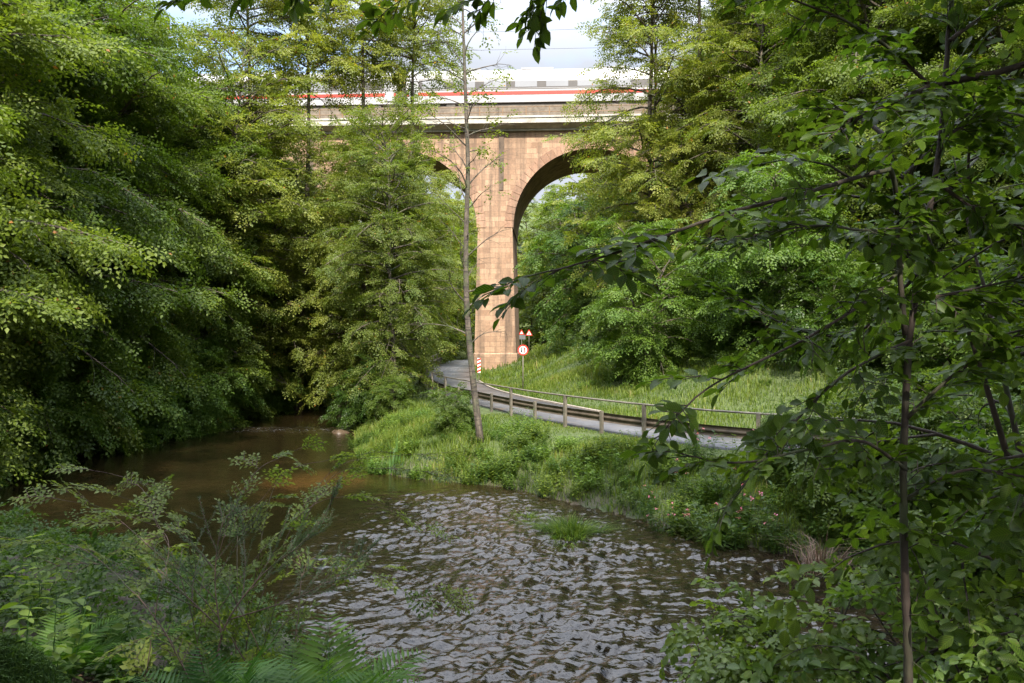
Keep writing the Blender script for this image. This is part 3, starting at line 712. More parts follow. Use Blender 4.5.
def bent(p0, d0, L, n, r, droop=.1, wob=.08, lift=0):
    pts = [np.array(p0, float)]; d = np.array(d0, float); d /= np.linalg.norm(d)
    for i in range(n):
        d = d+r.normal(0, wob, 3)+np.array([0, 0, lift-droop*(i+1)/n]); d /= np.linalg.norm(d); pts.append(pts[-1]+d*L/n)
    return np.array(pts)
def grow_tree(seed, H, cb, R, tr_, nl, leaf, mat, bark, shape='ovoid', ratio=.6, protos=None, kind='diamond', spl_=1.1, gap=.45, bias=0, lean=0, droop=.35, twigs=False, el=(.05, .9), name='tree', dens=1.0, stems=1, flat=.8):
    """returns (wood mesh, crown mesh); bias = extra reach towards local +X"""
    r = np.random.default_rng(seed); protos = protos or SPR_MID
    wood = MB(); O, X, S = [], [], []
    for si in range(stems):
        a0 = si*2.4+r.random(); d0 = np.array([lean+(.22*math.cos(a0) if stems > 1 else 0), (.22*math.sin(a0) if stems > 1 else 0), 1])
        Hs = H*(1 if si == 0 else r.uniform(.7, .98))
        tk = bent((.18*math.cos(a0)*(stems > 1), .18*math.sin(a0)*(stems > 1), -.6), d0, Hs+.5, 14, r, 0, .035, .03)
        rad = tr_*(1-np.linspace(0, 1, 15)**1.15*.93); rad[0] *= 1.5; rad[1] *= 1.12
        wood.tube(tk, rad, 9)
        hz_ = tk[:, 2]; nls = max(3, nl//stems)
        for i in range(nls):
            t = (i+r.random())/nls; zz = cb+(Hs*.98-cb)*t
            p = np.array([np.interp(zz, hz_, tk[:, k]) for k in range(3)])
            prof = {'ovoid': (math.sin(PI*min(1, .16+t*.84))**.7)*(1.06-.25*t), 'cone': 1.05-.92*t, 'tall': .55+.5*math.sin(PI*t), 'top': .35+.75*t if t < .75 else 1.0-(t-.75)*1.6, 'shrub': .75+.35*math.sin(PI*t)}[shape]
            an = i*2.399+r.uniform(-.5, .5); L_ = R*prof*r.uniform(.7, 1.15)*(1+bias*math.cos(an))
            e = el[0]+(el[1]-el[0])*t+r.uniform(-.15, .15)
            d = (math.cos(an)*math.cos(e), math.sin(an)*math.cos(e), math.sin(e))
            lb = bent(p, d, L_, 7, r, droop, .1)
            lr = min(tr_*.42, .012*L_+.012)*(1-np.linspace(0, 1, 8)*.85)
            wood.tube(lb, lr, 5, cap=False)
            ns = max(2, int(L_*.85/gap*dens))
            for j in range(ns):
                f = .22+.78*(j+r.random()*.7)/ns; q = min(f, 1)*7; i0 = min(int(q), 6)
                b = lb[i0]+(lb[i0+1]-lb[i0])*(q-i0); dd = lb[i0+1]-lb[i0]; dd /= np.linalg.norm(dd)
                sd = np.cross(dd, [0, 0, 1]); sd /= np.linalg.norm(sd)+1e-6; sg = 1 if j % 2 else -1
                a = r.uniform(.35, 1.2)
                sdr = dd*math.cos(a)+sd*sg*math.sin(a)+np.array([0, 0, r.uniform(-.25, .25)])
                sl_ = L_*.38*(1.15-f)+.25
                if sl_ > .75:
                    sb = bent(b, sdr, sl_, 4, r, droop*.8, .12); wood.tube(sb, (.006+.008*sl_)*(1-np.linspace(0, 1, 5)*.7), 4, cap=False)
                    nn2 = max(1, int(sl_/gap*1.3*dens))
                    for k in range(nn2):
                        g = (k+.6)/nn2*4; i1 = min(int(g), 3); pb = sb[i1]+(sb[i1+1]-sb[i1])*(g-i1); dv = nrm(sb[i1+1]-sb[i1])
                        s2 = np.cross(dv, [0, 0, 1]); aa = r.uniform(-.9, .9)
                        O.append(pb); X.append(dv*math.cos(aa)+s2*math.sin(aa)+np.array([0, 0, r.uniform(-.3, .15)])); S.append(spl_*r.uniform(.7, 1.15))
                else:
                    O.append(b); X.append(sdr); S.append(spl_*r.uniform(.65, 1.1))
            O.append(lb[-1]); X.append(lb[-1]-lb[-2]); S.append(spl_)
    O, X, S = np.array(O), np.array(X), np.array(S)
    V, Fc, T, W = place_sprays(O, X, S, protos, r, leaf, ratio, kind, flat=flat)
    if twigs:
        for grp in W:
            for l in grp: wood.tube(l[::2] if len(l) > 5 else l, .0035, 3, cap=False)
    return wood.mesh('trunk', bark, smooth=True), mesh_np('crown', V, [Fc], mat, T, attrs=leaf_attrs(kind, len(V)))
def put(proto, name, x, y, rz, s, label, cat, group=None, z=None, tilt=None, mats=None, parts=('trunk', 'crown')):
    z = gz(x, y)-.05 if z is None else z
    o = empty(name, (x, y, z), rz, s, label=label, cat=cat, group=group)
    if tilt: o.rotation_euler = (tilt[0], tilt[1], rz)
    for nm, me in zip(parts, proto): link(nm, me, o)
    return o
A = [grow_tree(101+i, 20, c, 5.8, .27, 104, .165, M['leaf_deep'] if i == 1 else M['leaf'], M['bark'], sh, gap=.38, bias=.15, droop=.2, el=(-.05, 1.1), flat=.42, spl_=1.2) for i, (c, sh) in enumerate(((1.6, 'tall'), (3.0, 'ovoid'), (1.0, 'tall')))]
Y_ = [grow_tree(131+i, 21, 2.2, 5.7, .19, 80, .17, M['leaf_yellow'], M['bark'], 'tall', gap=.5, droop=.2, el=(-.05, .8), flat=.5) for i in range(2)]
Tp = [grow_tree(141, 31, 21, 4.6, .25, 56, .17, M['leaf_yellow'], M['bark'], 'ovoid', gap=.5, droop=.15, el=(0, 1.1), flat=.5)]
Bk = [grow_tree(151+i, 18, 1.0, 5.5, .24, 52, .36, M['leaf'] if i else M['leaf_yellow'], M['bark'], 'ovoid', gap=.8, spl_=1.7, droop=.2) for i in range(2)]
Fr = [grow_tree(161+i, 9, .5, 3.4, .1, 60, .17, M['leaf_fresh'], M['bark'], 'shrub', gap=.36, stems=2, droop=.3) for i in range(2)]
Sh = [grow_tree(171+i, 3.6, .15, 2.1, .04, 40, .13, M['leaf_shrub'] if i else M['leaf'], M['twig'], 'shrub', gap=.25, spl_=.75, stems=4, droop=.4, el=(.2, 1.1)) for i in range(3)]
for n_, q in (('A', A), ('Y', Y_), ('Bk', Bk), ('Fr', Fr), ('Sh', Sh)): print(n_, [len(m[1].vertices)//4 for m in q])
N_ = 0
Sh.append(grow_tree(181, 3.4, .1, 2.2, .04, 40, .13, M['leaf_fresh'], M['twig'], 'shrub', gap=.25, spl_=.75, stems=4, droop=.4, el=(.1, 1.0), flat=.5))
rr = np.random.default_rng(77)
def far_from(x, y, m): 
    return min(abs(float(poly_dist(np.array([x]), np.array([y]), BANK_A)[0])), abs(float(poly_dist(np.array([x]), np.array([y]), BANK_B)[0]))) > m
# left bank, front row: each hangs over the water
for (x, y, k, s, rz, lab) in ((-17.6, 20.5, 2, .95, -.3, 'green tree at the left edge of the picture, leaning over the pool'),
                              (-18.4, 26, 0, 1.0, .1, 'big leafy tree whose low boughs sweep over the left bank'),
                              (-18.6, 32, 0, .98, -.1, 'dense green tree, next upstream behind the sweeping boughs'),
                              (-18.2, 38.5, 0, .92, .3, 'mid green tree on the left bank below the start of the train')):
    put(A[k], 'broadleaf_tree', x, y, rz, s, lab, 'tree')
put(Y_[0], 'hornbeam_tree', P(205, 41), 41, .4, 1.0, 'tall yellowish tree rising past the left end of the train', 'tree')
for (x, y) in ((-19.5, 46), (-20.5, 53), (-24, 60), (-27, 37), (-25, 30), (-26, 24), (-26, 45), (-32, 52), (-33, 40), (-34, 30), (-40, 46), (-42, 34), (-36, 62), (-44, 56), (-50, 44)):
    put(A[int(rr.integers(0, 3))], 'hillside_tree', x, y, rr.uniform(0, 6.3), rr.uniform(.8, 1.05), 'broadleaf tree in the dense wood on the left hillside', 'tree', 'trees of the left hillside wood')
for (px, d, k, sc_, lab) in ((268, 47, 0, .56, 'fresh green bush over the far end of the pool, left of the thin trees'), (228, 43, 1, .5, 'fresh green bush hanging over the middle of the left bank'), (182, 36.5, 0, .5, 'fresh green bush on the left bank below the leaning wood'), (128, 31, 1, .45, 'fresh green bush on the near part of the left bank'), (322, 56, 0, .62, 'fresh green bush where the stream goes out of sight')):
    put(Fr[k], 'bank_bush', P(px, d)-.8, d, px, sc_, lab, 'bush')
# the thin trees in front of the viaduct
put(Y_[1], 'hornbeam_tree', -8.9, 43.5, 1.0, .84, 'slender yellow green tree standing before the left arch', 'tree')
for (px, d, sc_, rz, lab) in ((297, 46, .98, 0, 'tall bare stemmed tree whose crown tops the left end of the train'), (362, 47, 1.03, 2, 'tall bare stemmed tree with its crown above the train, next to the slender one'), (424, 50, .98, 4, 'tall bare stemmed tree with its crown against the sky beside the slim tree'), (235, 44, 1.0, 1, 'tall bare stemmed tree rising out of the left bank wood'), (650, 50, .95, 5, 'tall bare stemmed tree with its crown against the sky right of the wires'), (712, 47, .92, 3, 'tall bare stemmed tree whose crown tops the right end of the train')):
    put(Tp[0], 'tall_tree', P(px, d), d, rz, sc_, lab, 'tree')
put(Y_[0], 'hornbeam_tree', P(396, 36.5), 36.5, 2.2, .66, 'low bushy tree with foliage down to the water before the road', 'tree')
put(Y_[0], 'hornbeam_tree', P(340, 45), 45, 6.0, .8, 'broad yellow green tree just left of the slender one', 'tree')
put(Y_[0], 'hornbeam_tree', P(300, 49), 49, 5.0, .78, 'yellow green tree whose top crosses the train stripe', 'tree')
put(Y_[1], 'hornbeam_tree', P(262, 44), 44, 3.3, .74, 'yellowish tree leaning out in front of the left bank wood', 'tree')
put(Y_[1], 'hornbeam_tree', P(396, 48), 48, 2.6, .72, 'thin tree between the low bushy tree and the main pier', 'tree')
for (px, d, k, sc_) in ((330, 62, 0, .62), (372, 60, 1, .7), (345, 84, 0, .8), (400, 88, 1, .85), (452, 92, 0, .8), (545, 88, 1, .8), (582, 86, 0, 1.15), (310, 76, 1, .8), (425, 78, 1, .7), (606, 94, 0, 1.3), (530, 100, 1, .75)):
    put(Bk[k], 'valley_tree', P(px, d), d, px, sc_, 'broadleaf tree filling the view through the viaduct arches', 'tree', 'trees seen through the arches')
put(Y_[1], 'hornbeam_tree', -15.5, 57, 4.0, .84, 'pale tree near the left pier, half hiding its sandstone', 'tree')
# right hillside
for (px, d, k, s, rz, lab, nm) in ((640, 51, 'Y1', 1.06, .5, 'airy crowned tree whose crown meets the right arch', 'hornbeam_tree'),
                               (683, 47, 'Y0', .72, 1.5, 'tall thin stemmed tree in front of the train on the right', 'hornbeam_tree'),
                               (760, 43, 'Y1', .98, 3.0, 'yellowish layered tree right of the thin stemmed one', 'hornbeam_tree'),
                               (594, 57, 'F0', 1.25, .3, 'bright green young tree filling the foot of the right arch', 'young_tree'),
                               (648, 38, 'F1', .86, 1.9, 'fresh green bushy tree on the slope above the grass verge', 'young_tree'),
                               (765, 34, 'F0', .92, 4.0, 'fresh green young tree behind the guard rail end', 'young_tree')):
    pr = {'A': A, 'Y': Y_, 'F': Fr}[k[0]][int(k[1])]
    put(pr, nm, P(px, d), d, rz, s, lab, 'tree')
for (x, y) in ((17, 36), (22, 30), (21, 44), (27, 36), (16, 52), (24, 56), (31, 47), (33, 32), (28, 25), (36, 40), (38, 54), (19, 62), (30, 63), (44, 46), (40, 26), (35, 20), (46, 62), (23, 20.5)):
    put(A[int(rr.integers(0, 3))], 'hillside_tree', x, y, rr.uniform(0, 6.3), rr.uniform(.75, 1.0), 'broadleaf tree in the wood on the right hillside', 'tree', 'trees of the right hillside wood')
for i in range(90):
    x = -58+116*((i*.618) % 1)+rr.uniform(-3, 3); y = 104+ (i % 5)*9+rr.uniform(-4, 4)
    if abs(float(poly_dist(np.array([x]), np.array([y]), ROAD)[0])) < 4 or not far_from(x, y, 2): continue
    put(Bk[i % 2], 'distant_tree', x, y, rr.uniform(0, 6.3), rr.uniform(.8, 1.15), 'distant tree in the valley wood behind the viaduct', 'tree', 'trees of the wood behind the viaduct')
# ------------------------------------------------------------------ slim tree by the road
def slim_tree():
    r = np.random.default_rng(5)
    bx, by = P(479, 24.6), 24.6; bz = gz(bx, by); o = empty('slim_alder_tree', (bx, by, bz), label='slim half bare tree with mottled trunk on the bank beside the guard rail', cat='tree')
    b0 = np.array([bx, by, bz])
    tk = resample([P3(px, py, 24.6) for px, py in ((481, 450), (480, 436), (473, 380), (467, 310), (466, 240), (468, 170), (466, 110), (464, 50), (462, -10), (460, -70), (459, -120))], .8)-b0
    n = len(tk); rad = np.interp(np.linspace(0, 1, n), [0, .1, .5, 1], [.14, .11, .075, .015])
    wd = MB(); wd.tube(tk, rad, 10); O, X, S = [], [], []
    zs = tk[:, 2]
    for i in range(52):
        zz = 2.9+ (zs[-1]-3.4)*((i+r.random())/52)**.85; p = np.array([np.interp(zz, zs, tk[:, k]) for k in range(3)])
        an = i*2.4+r.uniform(-.4, .4); e = r.uniform(.35, 1.0); L_ = r.uniform(1.0, 2.6)*(1-.35*zz/zs[-1])
        lb = bent(p, (math.cos(an)*math.cos(e), math.sin(an)*math.cos(e), math.sin(e)), L_, 7, r, .12, .12)
        wd.tube(lb, (.012+.010*L_)*(1-np.linspace(0, 1, 8)*.85), 5, cap=False)
        for j in range(int(3+L_*3)):
            q = r.uniform(1.5, 6.9); i0 = int(q); b = lb[i0]+(lb[i0+1]-lb[i0])*(q-i0); d = nrm(lb[i0+1]-lb[i0])
            dv = nrm(d+r.normal(0, .55, 3)); sb = bent(b, dv, r.uniform(.3, .9), 4, r, .1, .15); wd.tube(sb, np.linspace(.007, .002, 5), 4, cap=False)
            if zz > 7.2 and r.random() < (.62 if zz > 9 else .3): O.append(sb[r.integers(1, 4)]); X.append(nrm(sb[-1]-sb[-2])+r.normal(0, .4, 3)); S.append(r.uniform(.35, .7))
    link('trunk', wd.mesh('trunk', M['bark_grey'], smooth=True), o)
    V, Fc, T, W = place_sprays(np.array(O), np.array(X), np.array(S), [spray_proto(np.random.default_rng(9+i), 0, 3, .14) for i in range(4)], r, .115, .62)
    link('crown', mesh_np('crown', V, [Fc], M['leaf_yellow'], T), o)
slim_tree()

# ------------------------------------------------------------------ grass, undergrowth, herbs
def blades(Pp, hgt, wid, r, lean=.5, mat=None):
    n = len(Pp); a = r.uniform(0, 2*PI, n); ln = np.abs(r.normal(0, lean, n)); D = np.stack([np.cos(a), np.sin(a), np.zeros(n)], 1); Sd = np.stack([-np.sin(a+r.normal(0, .5, n)), np.cos(a), np.zeros(n)], 1)
    h = hgt*r.uniform(.5, 1.25, n); w_ = wid*r.uniform(.7, 1.3, n)
    up = np.array([0, 0, 1.])
    m1 = Pp+up*(h*.6)[:, None]+D*(h*ln*.3)[:, None]; tp = Pp+up*(h*(1-.35*np.minimum(ln, 1.4)))[:, None]+D*(h*ln)[:, None]
    V = np.stack([Pp-Sd*w_[:, None]*.5, Pp+Sd*w_[:, None]*.5, m1+Sd*w_[:, None]*.42, m1-Sd*w_[:, None]*.42, tp], 1).reshape(-1, 3)
    b = (np.arange(n)*5)[:, None]
    return V, b+np.array([[0, 1, 2, 3]]), b+np.array([[3, 2, 4]])
def scatter(n, x0, x1, y0, y1, test, r):
    x = r.uniform(x0, x1, n); y = r.uniform(y0, y1, n); k = test(x, y); x, y = x[k], y[k]
    return np.stack([x, y, ground_z(x, y)], 1)
def side_b(x, y): return np.abs(poly_dist(x, y, BANK_B)) < np.abs(poly_dist(x, y, BANK_A))
def rd(x, y): return poly_dist(x, y, ROAD)
def inr(x, y): return in_poly(x, y, RIVER)
r = np.random.default_rng(21)
parts = []
bank_ok = lambda x, y: side_b(x, y) & ~inr(x, y) & (rd(x, y) < -1.8)
parts.append((scatter(165000, -8.5, 15, 12, 31, bank_ok, r), .3, .02))
parts.append((scatter(40000, -11, -2, 26, 60, bank_ok, r), .34, .028))
vg_ok = lambda x, y: (rd(x, y) > 1.95) & (rd(x, y) < 14+3*fbm(x*.3, y*.3, 5, 2)) & side_b(x, y) & ~inr(x, y)
parts.append((scatter(140000, -4, 22, 19, 52, vg_ok, r), .3, .026))
parts.append((scatter(14000, -4, 8, 52, 95, vg_ok, r), .5, .06))
Vs, Q, T3, tt = [], [], [], []; b = 0
for Pp, h_, w_ in parts:
    pn = fbm(Pp[:, 0]*.5, Pp[:, 1]*.5, 33, 4); keep = r.random(len(Pp)) < .55+1.4*pn+.25; Pp, pn = Pp[keep], pn[keep]
    hh = h_*(1+1.7*pn)*np.where(rd(Pp[:, 0], Pp[:, 1]) < 0, np.clip((-rd(Pp[:, 0], Pp[:, 1])-1.6)/3.0, .35, 1), 1)
    v, q, t = blades(Pp-np.array([0, 0, .03]), hh, w_, r, .6); Vs.append(v); Q.append(q+b); T3.append(t+b); b += len(v)
    tt.append(np.repeat(np.clip(.45+1.0*pn+r.normal(0, .2, len(Pp)), 0, 1), 5))
tag(link('grass', mesh_np('grass', np.vstack(Vs), [np.vstack(Q), np.vstack(T3)], M['grass'], np.concatenate(tt))), 'long green grass on the stream bank and the road verge', 'grass', kind='stuff')

# low leafy ground cover on both hillsides
def cover(name, pts, size, leaf, mat, lab, seed):
    r = np.random.default_rng(seed); n = len(pts)
    X = np.stack([r.normal(0, 1, n), r.normal(0, 1, n), np.abs(r.normal(.25, .35, n))], 1)
    V, Fc, T, W = place_sprays(pts+np.stack([np.zeros(n), np.zeros(n), r.uniform(.02, .55, n)*size], 1), X, size*r.uniform(.5, 1.2, n), SPR_MID, r, leaf, .62)
    return tag(link(name, mesh_np(name, V, [Fc], mat, T)), lab, 'undergrowth', kind='stuff')
hill_ok = lambda x, y: (rd(x, y) > 8.5+2.5*fbm(x*.3, y*.3, 5, 2)) & side_b(x, y)
cover('undergrowth', scatter(5200, 1, 34, 27, 66, hill_ok, r), .8, .15, M['leaf_shrub'], 'leafy undergrowth under the trees of the right slope', 1)
left_ok = lambda x, y: ~side_b(x, y) & ~inr(x, y) & (x < -14)
cover('undergrowth', scatter(5000, -36, -13, 16, 62, left_ok, r), .8, .15, M['leaf_deep'], 'leafy undergrowth along the left bank', 2)
def herb(seed, H, R, ns, leaf, mat, ratio=.42, kind='diamond', per=9):
    """upright leafy stems in a clump"""
    r = np.random.default_rng(seed); st = MB(); Pp, D = [], []
    tips = []
    for i in range(ns):
        a = r.uniform(0, 2*PI); q = R*math.sqrt(r.random())*.75
        pts = bent((q*math.cos(a), q*math.sin(a), -.05), (.28*math.cos(a)*r.random(), .28*math.sin(a)*r.random(), 1), H*r.uniform(.55, 1.1), 6, r, .03, .09)
        st.tube(pts, np.linspace(.006, .0025, 7)*max(1, H), 4, cap=False); tips.append(pts[-1])
        for j in range(per):
            f = (.2+.8*j/per)*6; i0 = min(int(f), 5); p = pts[i0]+(pts[i0+1]-pts[i0])*(f-i0)
            for s in range(2):
                an = j*1.3+s*PI+r.uniform(-.4, .4); Pp.append(p); D.append((math.cos(an), math.sin(an), r.uniform(-.45, .5)))
    n = len(Pp); Ln = leaf*r.uniform(.55, 1.2, n)
    N = np.array([0, 0, 1])+r.normal(0, .3, (n, 3))
    V, Fc, T = leaf_geo(np.array(Pp), np.array(D), N, Ln, Ln*ratio, np.clip(r.normal(.5, .22, n), 0, .97), kind)
    return (st.mesh('stems', M['reed']), mesh_np('leaves', V, [Fc], mat, T)), tips
HB = [herb(201, .7, .5, 26, .13, M['leaf_fresh'])[0], herb(202, .55, .6, 30, .10, M['leaf_shrub'], .55)[0], herb(203, .85, .45, 24, .14, M['leaf'], .35)[0]]
r = np.random.default_rng(31); cnt = 0
herbs = []
while cnt < 300:
    if cnt < 170: s = r.uniform(0, 1); x = r.uniform(-7.5, 12); y = r.uniform(13, 31)
    else: x = r.uniform(2, 17); y = r.uniform(27, 40)
    X1, Y1 = np.array([x]), np.array([y]); d_b = abs(poly_dist(X1, Y1, BANK_B)[0]); q = rd(X1, Y1)[0]
    if inr(X1, Y1)[0] or not side_b(X1, Y1)[0]: continue
    if cnt < 170:
        if q > -3.6 or d_b > 4.5*r.random()+.35 : continue
    elif q < 4.5+r.random()*6: continue
    put(HB[int(r.integers(0, 3))], 'bank_herb', x, y, r.uniform(0, 6.3), r.uniform(.55, 1.15)*(1 if x > -1 else .8), 'leafy green herb in the grass of the %s' % ('far stream bank' if cnt < 170 else 'road verge'), 'herb',
        'herbs of the far stream bank' if cnt < 170 else 'herbs of the road verge', parts=('stems', 'leaves')); cnt += 1
# shrubs: right slope and left waterline
for i in range(34):
    for _ in range(50):
        x, y = r.uniform(2, 26), r.uniform(30, 62)
        if rd(np.array([x]), np.array([y]))[0] > 10: break
    put(Sh[int(r.integers(0, 3))], 'slope_shrub', x, y, r.uniform(0, 6.3), r.uniform(.6, 1.25), 'leafy shrub under the trees of the right slope', 'shrub', 'shrubs of the right slope')
for i in range(26):
    y = 18.5+i*1.6; x = float(np.interp(y, BANK_A[::-1, 1], BANK_A[::-1, 0]))-r.uniform(-.5, 1.4) if y > 25 else float(-17.2-r.uniform(-.6, 1.2)+max(0, (20-y))*1.2)
    put(Sh[3 if i % 3 else 0], 'waterside_shrub', x, y, r.uniform(0, 6.3), r.uniform(.75, 1.3), 'leafy shrub hanging over the water along the left bank', 'shrub', 'shrubs of the left waterline')
for (px, d, s, lab) in ((352, 38, .6, 'low shrub on the point of land below the thin trees'), (455, 26, .4, 'leafy bush at the foot of the slim half bare tree'), (375, 36.5, .75, 'dark bush at the water edge under the low bushy tree'), (392, 34, .5, 'yellowish bush just left of the guard rail')):
    put(Sh[0 if 'yellow' in lab else 1], 'bank_shrub', P(px, d), d, d, s, lab, 'shrub')

# ------------------------------------------------------------------ ferns
def fern(seed, L=.8, nf=9, bip=True, up=.8):
    r = np.random.default_rng(seed); Pp, D, N, Ls = [], [], [], []; st = MB()
    for i in range(nf):
        a = i*2*PI/nf+r.uniform(-.3, .3); e = r.uniform(.8, 1.3); L_ = L*r.uniform(.7, 1.1)
        rc = bent((0, 0, 0), (math.cos(a)*math.cos(e), math.sin(a)*math.cos(e), math.sin(e)), L_, 12, r, .23, .02); st.tube(rc, np.linspace(.004, .001, 13), 4, cap=False)
        np_ = 14 if bip else 30
        for j in range(2, np_):
            f = j/np_*12; i0 = min(int(f), 11); p = rc[i0]+(rc[i0+1]-rc[i0])*(f-i0); d = nrm(rc[i0+1]-rc[i0]); sd = nrm(np.cross(d, [0, 0, 1])); up_ = np.cross(sd, d)
            pl = L_*.30*math.sin(PI*(.1+.9*(j/np_)**.8))**.8+.01
            for s in (1, -1):
                pd = nrm(sd*s+d*.45+up_*r.uniform(-.12, .1)); 
                if bip:
                    m = max(3, int(pl/.03)); pn = nrm(np.cross(pd, sd*s+d)) if False else up_
                    for k in range(m):
                        pb = p+pd*pl*(k+.5)/m; w_ = pl*.15*(1-.8*k/m)+.008
                        sd2 = nrm(np.cross(up_, pd))
                        for s2 in (1, -1): Pp.append(pb); D.append(sd2*s2+pd*.5); N.append(up_+r.normal(0, .15, 3)); Ls.append(w_)
                else: Pp.append(p); D.append(pd); N.append(up_+r.normal(0, .12, 3)); Ls.append(pl)
    n = len(Pp); Ls = np.array(Ls)
    V, Fc, T = leaf_geo(np.array(Pp), np.array(D), np.array(N), Ls, Ls*(.5 if bip else .125), np.clip(r.normal(.5, .18, n), 0, .97))
    return st.mesh('stalks', M['reed']), mesh_np('fronds', V, [Fc], M['fern'], T)
FN = [fern(301, .85, 10), fern(302, .7, 8)]
FB = [fern(321, .85, 11, False), fern(322, .75, 9, False)]
FM = [fern(311, .9, 11, False), fern(312, .8, 9, False)]
for (px, py, d, k, s, lab) in ((262, 660, 4.3, 0, 1.0, 'bright fern at the bottom edge, left of the rapids'), (330, 668, 4.5, 1, 1.15, 'broad fern at the bottom edge, nearest the rapids'), (215, 668, 4.0, 1, .9, 'fern in the bottom corner beside the dead sticks'),
                               (345, 590, 5.6, 0, .95, 'upright dark fern under the spruce tips'), (60, 560, 5.4, 1, .7, 'fern among the tall herbs at the left edge'), (110, 545, 6.2, 0, .8, 'small pale fern behind the mossy mound'),
                               (385, 655, 5.2, 0, .85, 'fern hanging over the rapids at the bank edge'), (290, 628, 5.0, 1, 1.05, 'fern directly above the two bottom edge ferns'), (300, 690, 3.9, 0, 1.0, 'fern cut by the bottom edge of the picture')):
    x, y = P(px, d), d; z = gz(x, y)
    put(FB[k] if px != 345 else FN[k], 'fern', x, y, px, s*1.15, lab, 'fern', parts=('stalks', 'fronds'), z=z)
r = np.random.default_rng(41)
for i in range(26):
    y = 19.5+ i*.55; x = -16.6-r.uniform(.1, 1.3) if y > 23 else -14.8-(23-y)*-.0-r.uniform(.2, 2.4)
    z = gz(x, y)
    if z < .05: x -= 1.0
    put(FM[i % 2], 'bank_fern', x, y, r.uniform(0, 6), r.uniform(.8, 1.3), 'light green fern on the left bank above the pool', 'fern', 'ferns of the left bank', parts=('stalks', 'fronds'))

# ------------------------------------------------------------------ in and beside the stream
def reed_clump(name, x, y, n, hgt, wid, R, lab, cat, lean=.25, z=0, mat='reed'):
    r = np.random.default_rng(n); a = r.uniform(0, 2*PI, n); q = R*r.random(n)**.7*(1+.5*np.sin(a*3+n))
    Pp = np.stack([q*np.cos(a), q*np.sin(a), np.full(n, -.1)], 1)
    V, Q, T3 = blades(Pp, hgt*(1.15-.55*q/R)*r.uniform(.5, 1.15, n), wid, r, lean); V = V.reshape(n, 5, 3); V[:, 2:4, :2] += (Pp[:, :2]*.35*lean)[:, None]; V[:, 4, :2] += Pp[:, :2]*1.0*lean; V = V.reshape(-1, 3)
    o = link(name, mesh_np(name, V, [Q, T3], M[mat], np.repeat(np.clip(r.normal(.5, .25, n), 0, .97), 5)), loc=(x, y, z)); return tag(o, lab, cat)
reed_clump('iris_clump', P(395, 24.6), 24.6, 46, 1.25, .05, .3, 'upright sword leaved clump at the tip of the grassy bank', 'reeds', .22, .12)
reed_clump('grass_tussock', P(571, 17.1), 17.1, 1100, .42, .016, .62, 'bright grass tussock standing alone in the rapids', 'grass tussock', .9, .03, 'grass')
reed_clump('grass_tussock', P(528, 18.6), 18.6, 260, .16, .014, .5, 'small flattened grass tuft upstream of the big tussock', 'grass tussock', 1.2, .02, 'grass')
reed_clump('sedge_clump', P(822, 13.2), 13.3, 180, .8, .014, .35, 'drooping brownish sedge clump under the far bank', 'sedge', 1.1, .35, 'litter')
def rock(x, y, z, s, seed, lab, grp=None, nm='rock'):
    r = np.random.default_rng(seed); m, n = 9, 14; V = []
    for i in range(m+1):
        for j in range(n):
            t, p = PI*i/m, 2*PI*j/n; v = np.array([math.sin(t)*math.cos(p), math.sin(t)*math.sin(p), .55*math.cos(t)])
            k = 1+1.1*float(fbm(np.array([v[0]*1.6+seed]), np.array([v[1]*1.3+v[2]]), seed, 3)[0]); V.append(v*k*s)
    f = [(i*n+j, (i+1)*n+j, (i+1)*n+(j+1) % n, i*n+(j+1) % n) for i in range(m) for j in range(n)]
    return tag(link(nm, mesh_np(nm, np.array(V), [np.array(f)], M['rock'], smooth=True), loc=(x, y, z), rz=seed), lab, 'rock', grp)
rock(P(340, 35.5), 35.5, -.12, .5, 91, 'flat dark boulder at the small weir beside the thin trees')
# pink flowering balsam on the far bank
HBal = [herb(221+i, 1.15, .4, 13, .17, M['leaf_shrub'], .34, per=11) for i in range(2)]
def flower_mesh(seed):
    r = np.random.default_rng(seed); n = 9; a = r.uniform(0, 2*PI, n); D = np.stack([np.cos(a), np.sin(a), r.uniform(-.4, .8, n)], 1)
    V, Fc, T = leaf_geo(r.normal(0, .018, (n, 3)), D, np.array([0, 0, 1])+r.normal(0, .4, (n, 3)), r.uniform(.03, .055, n), .036, r.uniform(.1, .95, n)); return mesh_np('flower', V, [Fc], M['petal'], T)
FL = [flower_mesh(i) for i in range(3)]
for i, (px, py, d) in enumerate(((662, 492, 17.2), (682, 497, 16.9), (705, 512, 16.4), (725, 520, 15.9), (648, 470, 18.4), (690, 470, 18.2), (722, 476, 17.6), (750, 500, 16.4), (772, 480, 17.4), (738, 440, 18.6), (765, 440, 17.8), (800, 455, 17), (776, 515, 15.6), (700, 445, 19.6), (835, 450, 16.2), (880, 440, 15.3), (925, 455, 14.8))):
    k = i % 2; x, y = P(px, d), d
    pr, tips = HBal[k]
    o = put(pr, 'balsam_plant', x, y, i*1.1, .8+.12*(i % 4), 'leafy balsam with pink flowers on the far bank at the right', 'plant', 'pink balsams of the far bank', parts=('stems', 'leaves'))
    for j, t in enumerate(tips[::4]): f = link('flower', FL[j % 3], o); f.location = t; f.rotation_euler = (0, 0, j); f.scale = (1, 1, 1)
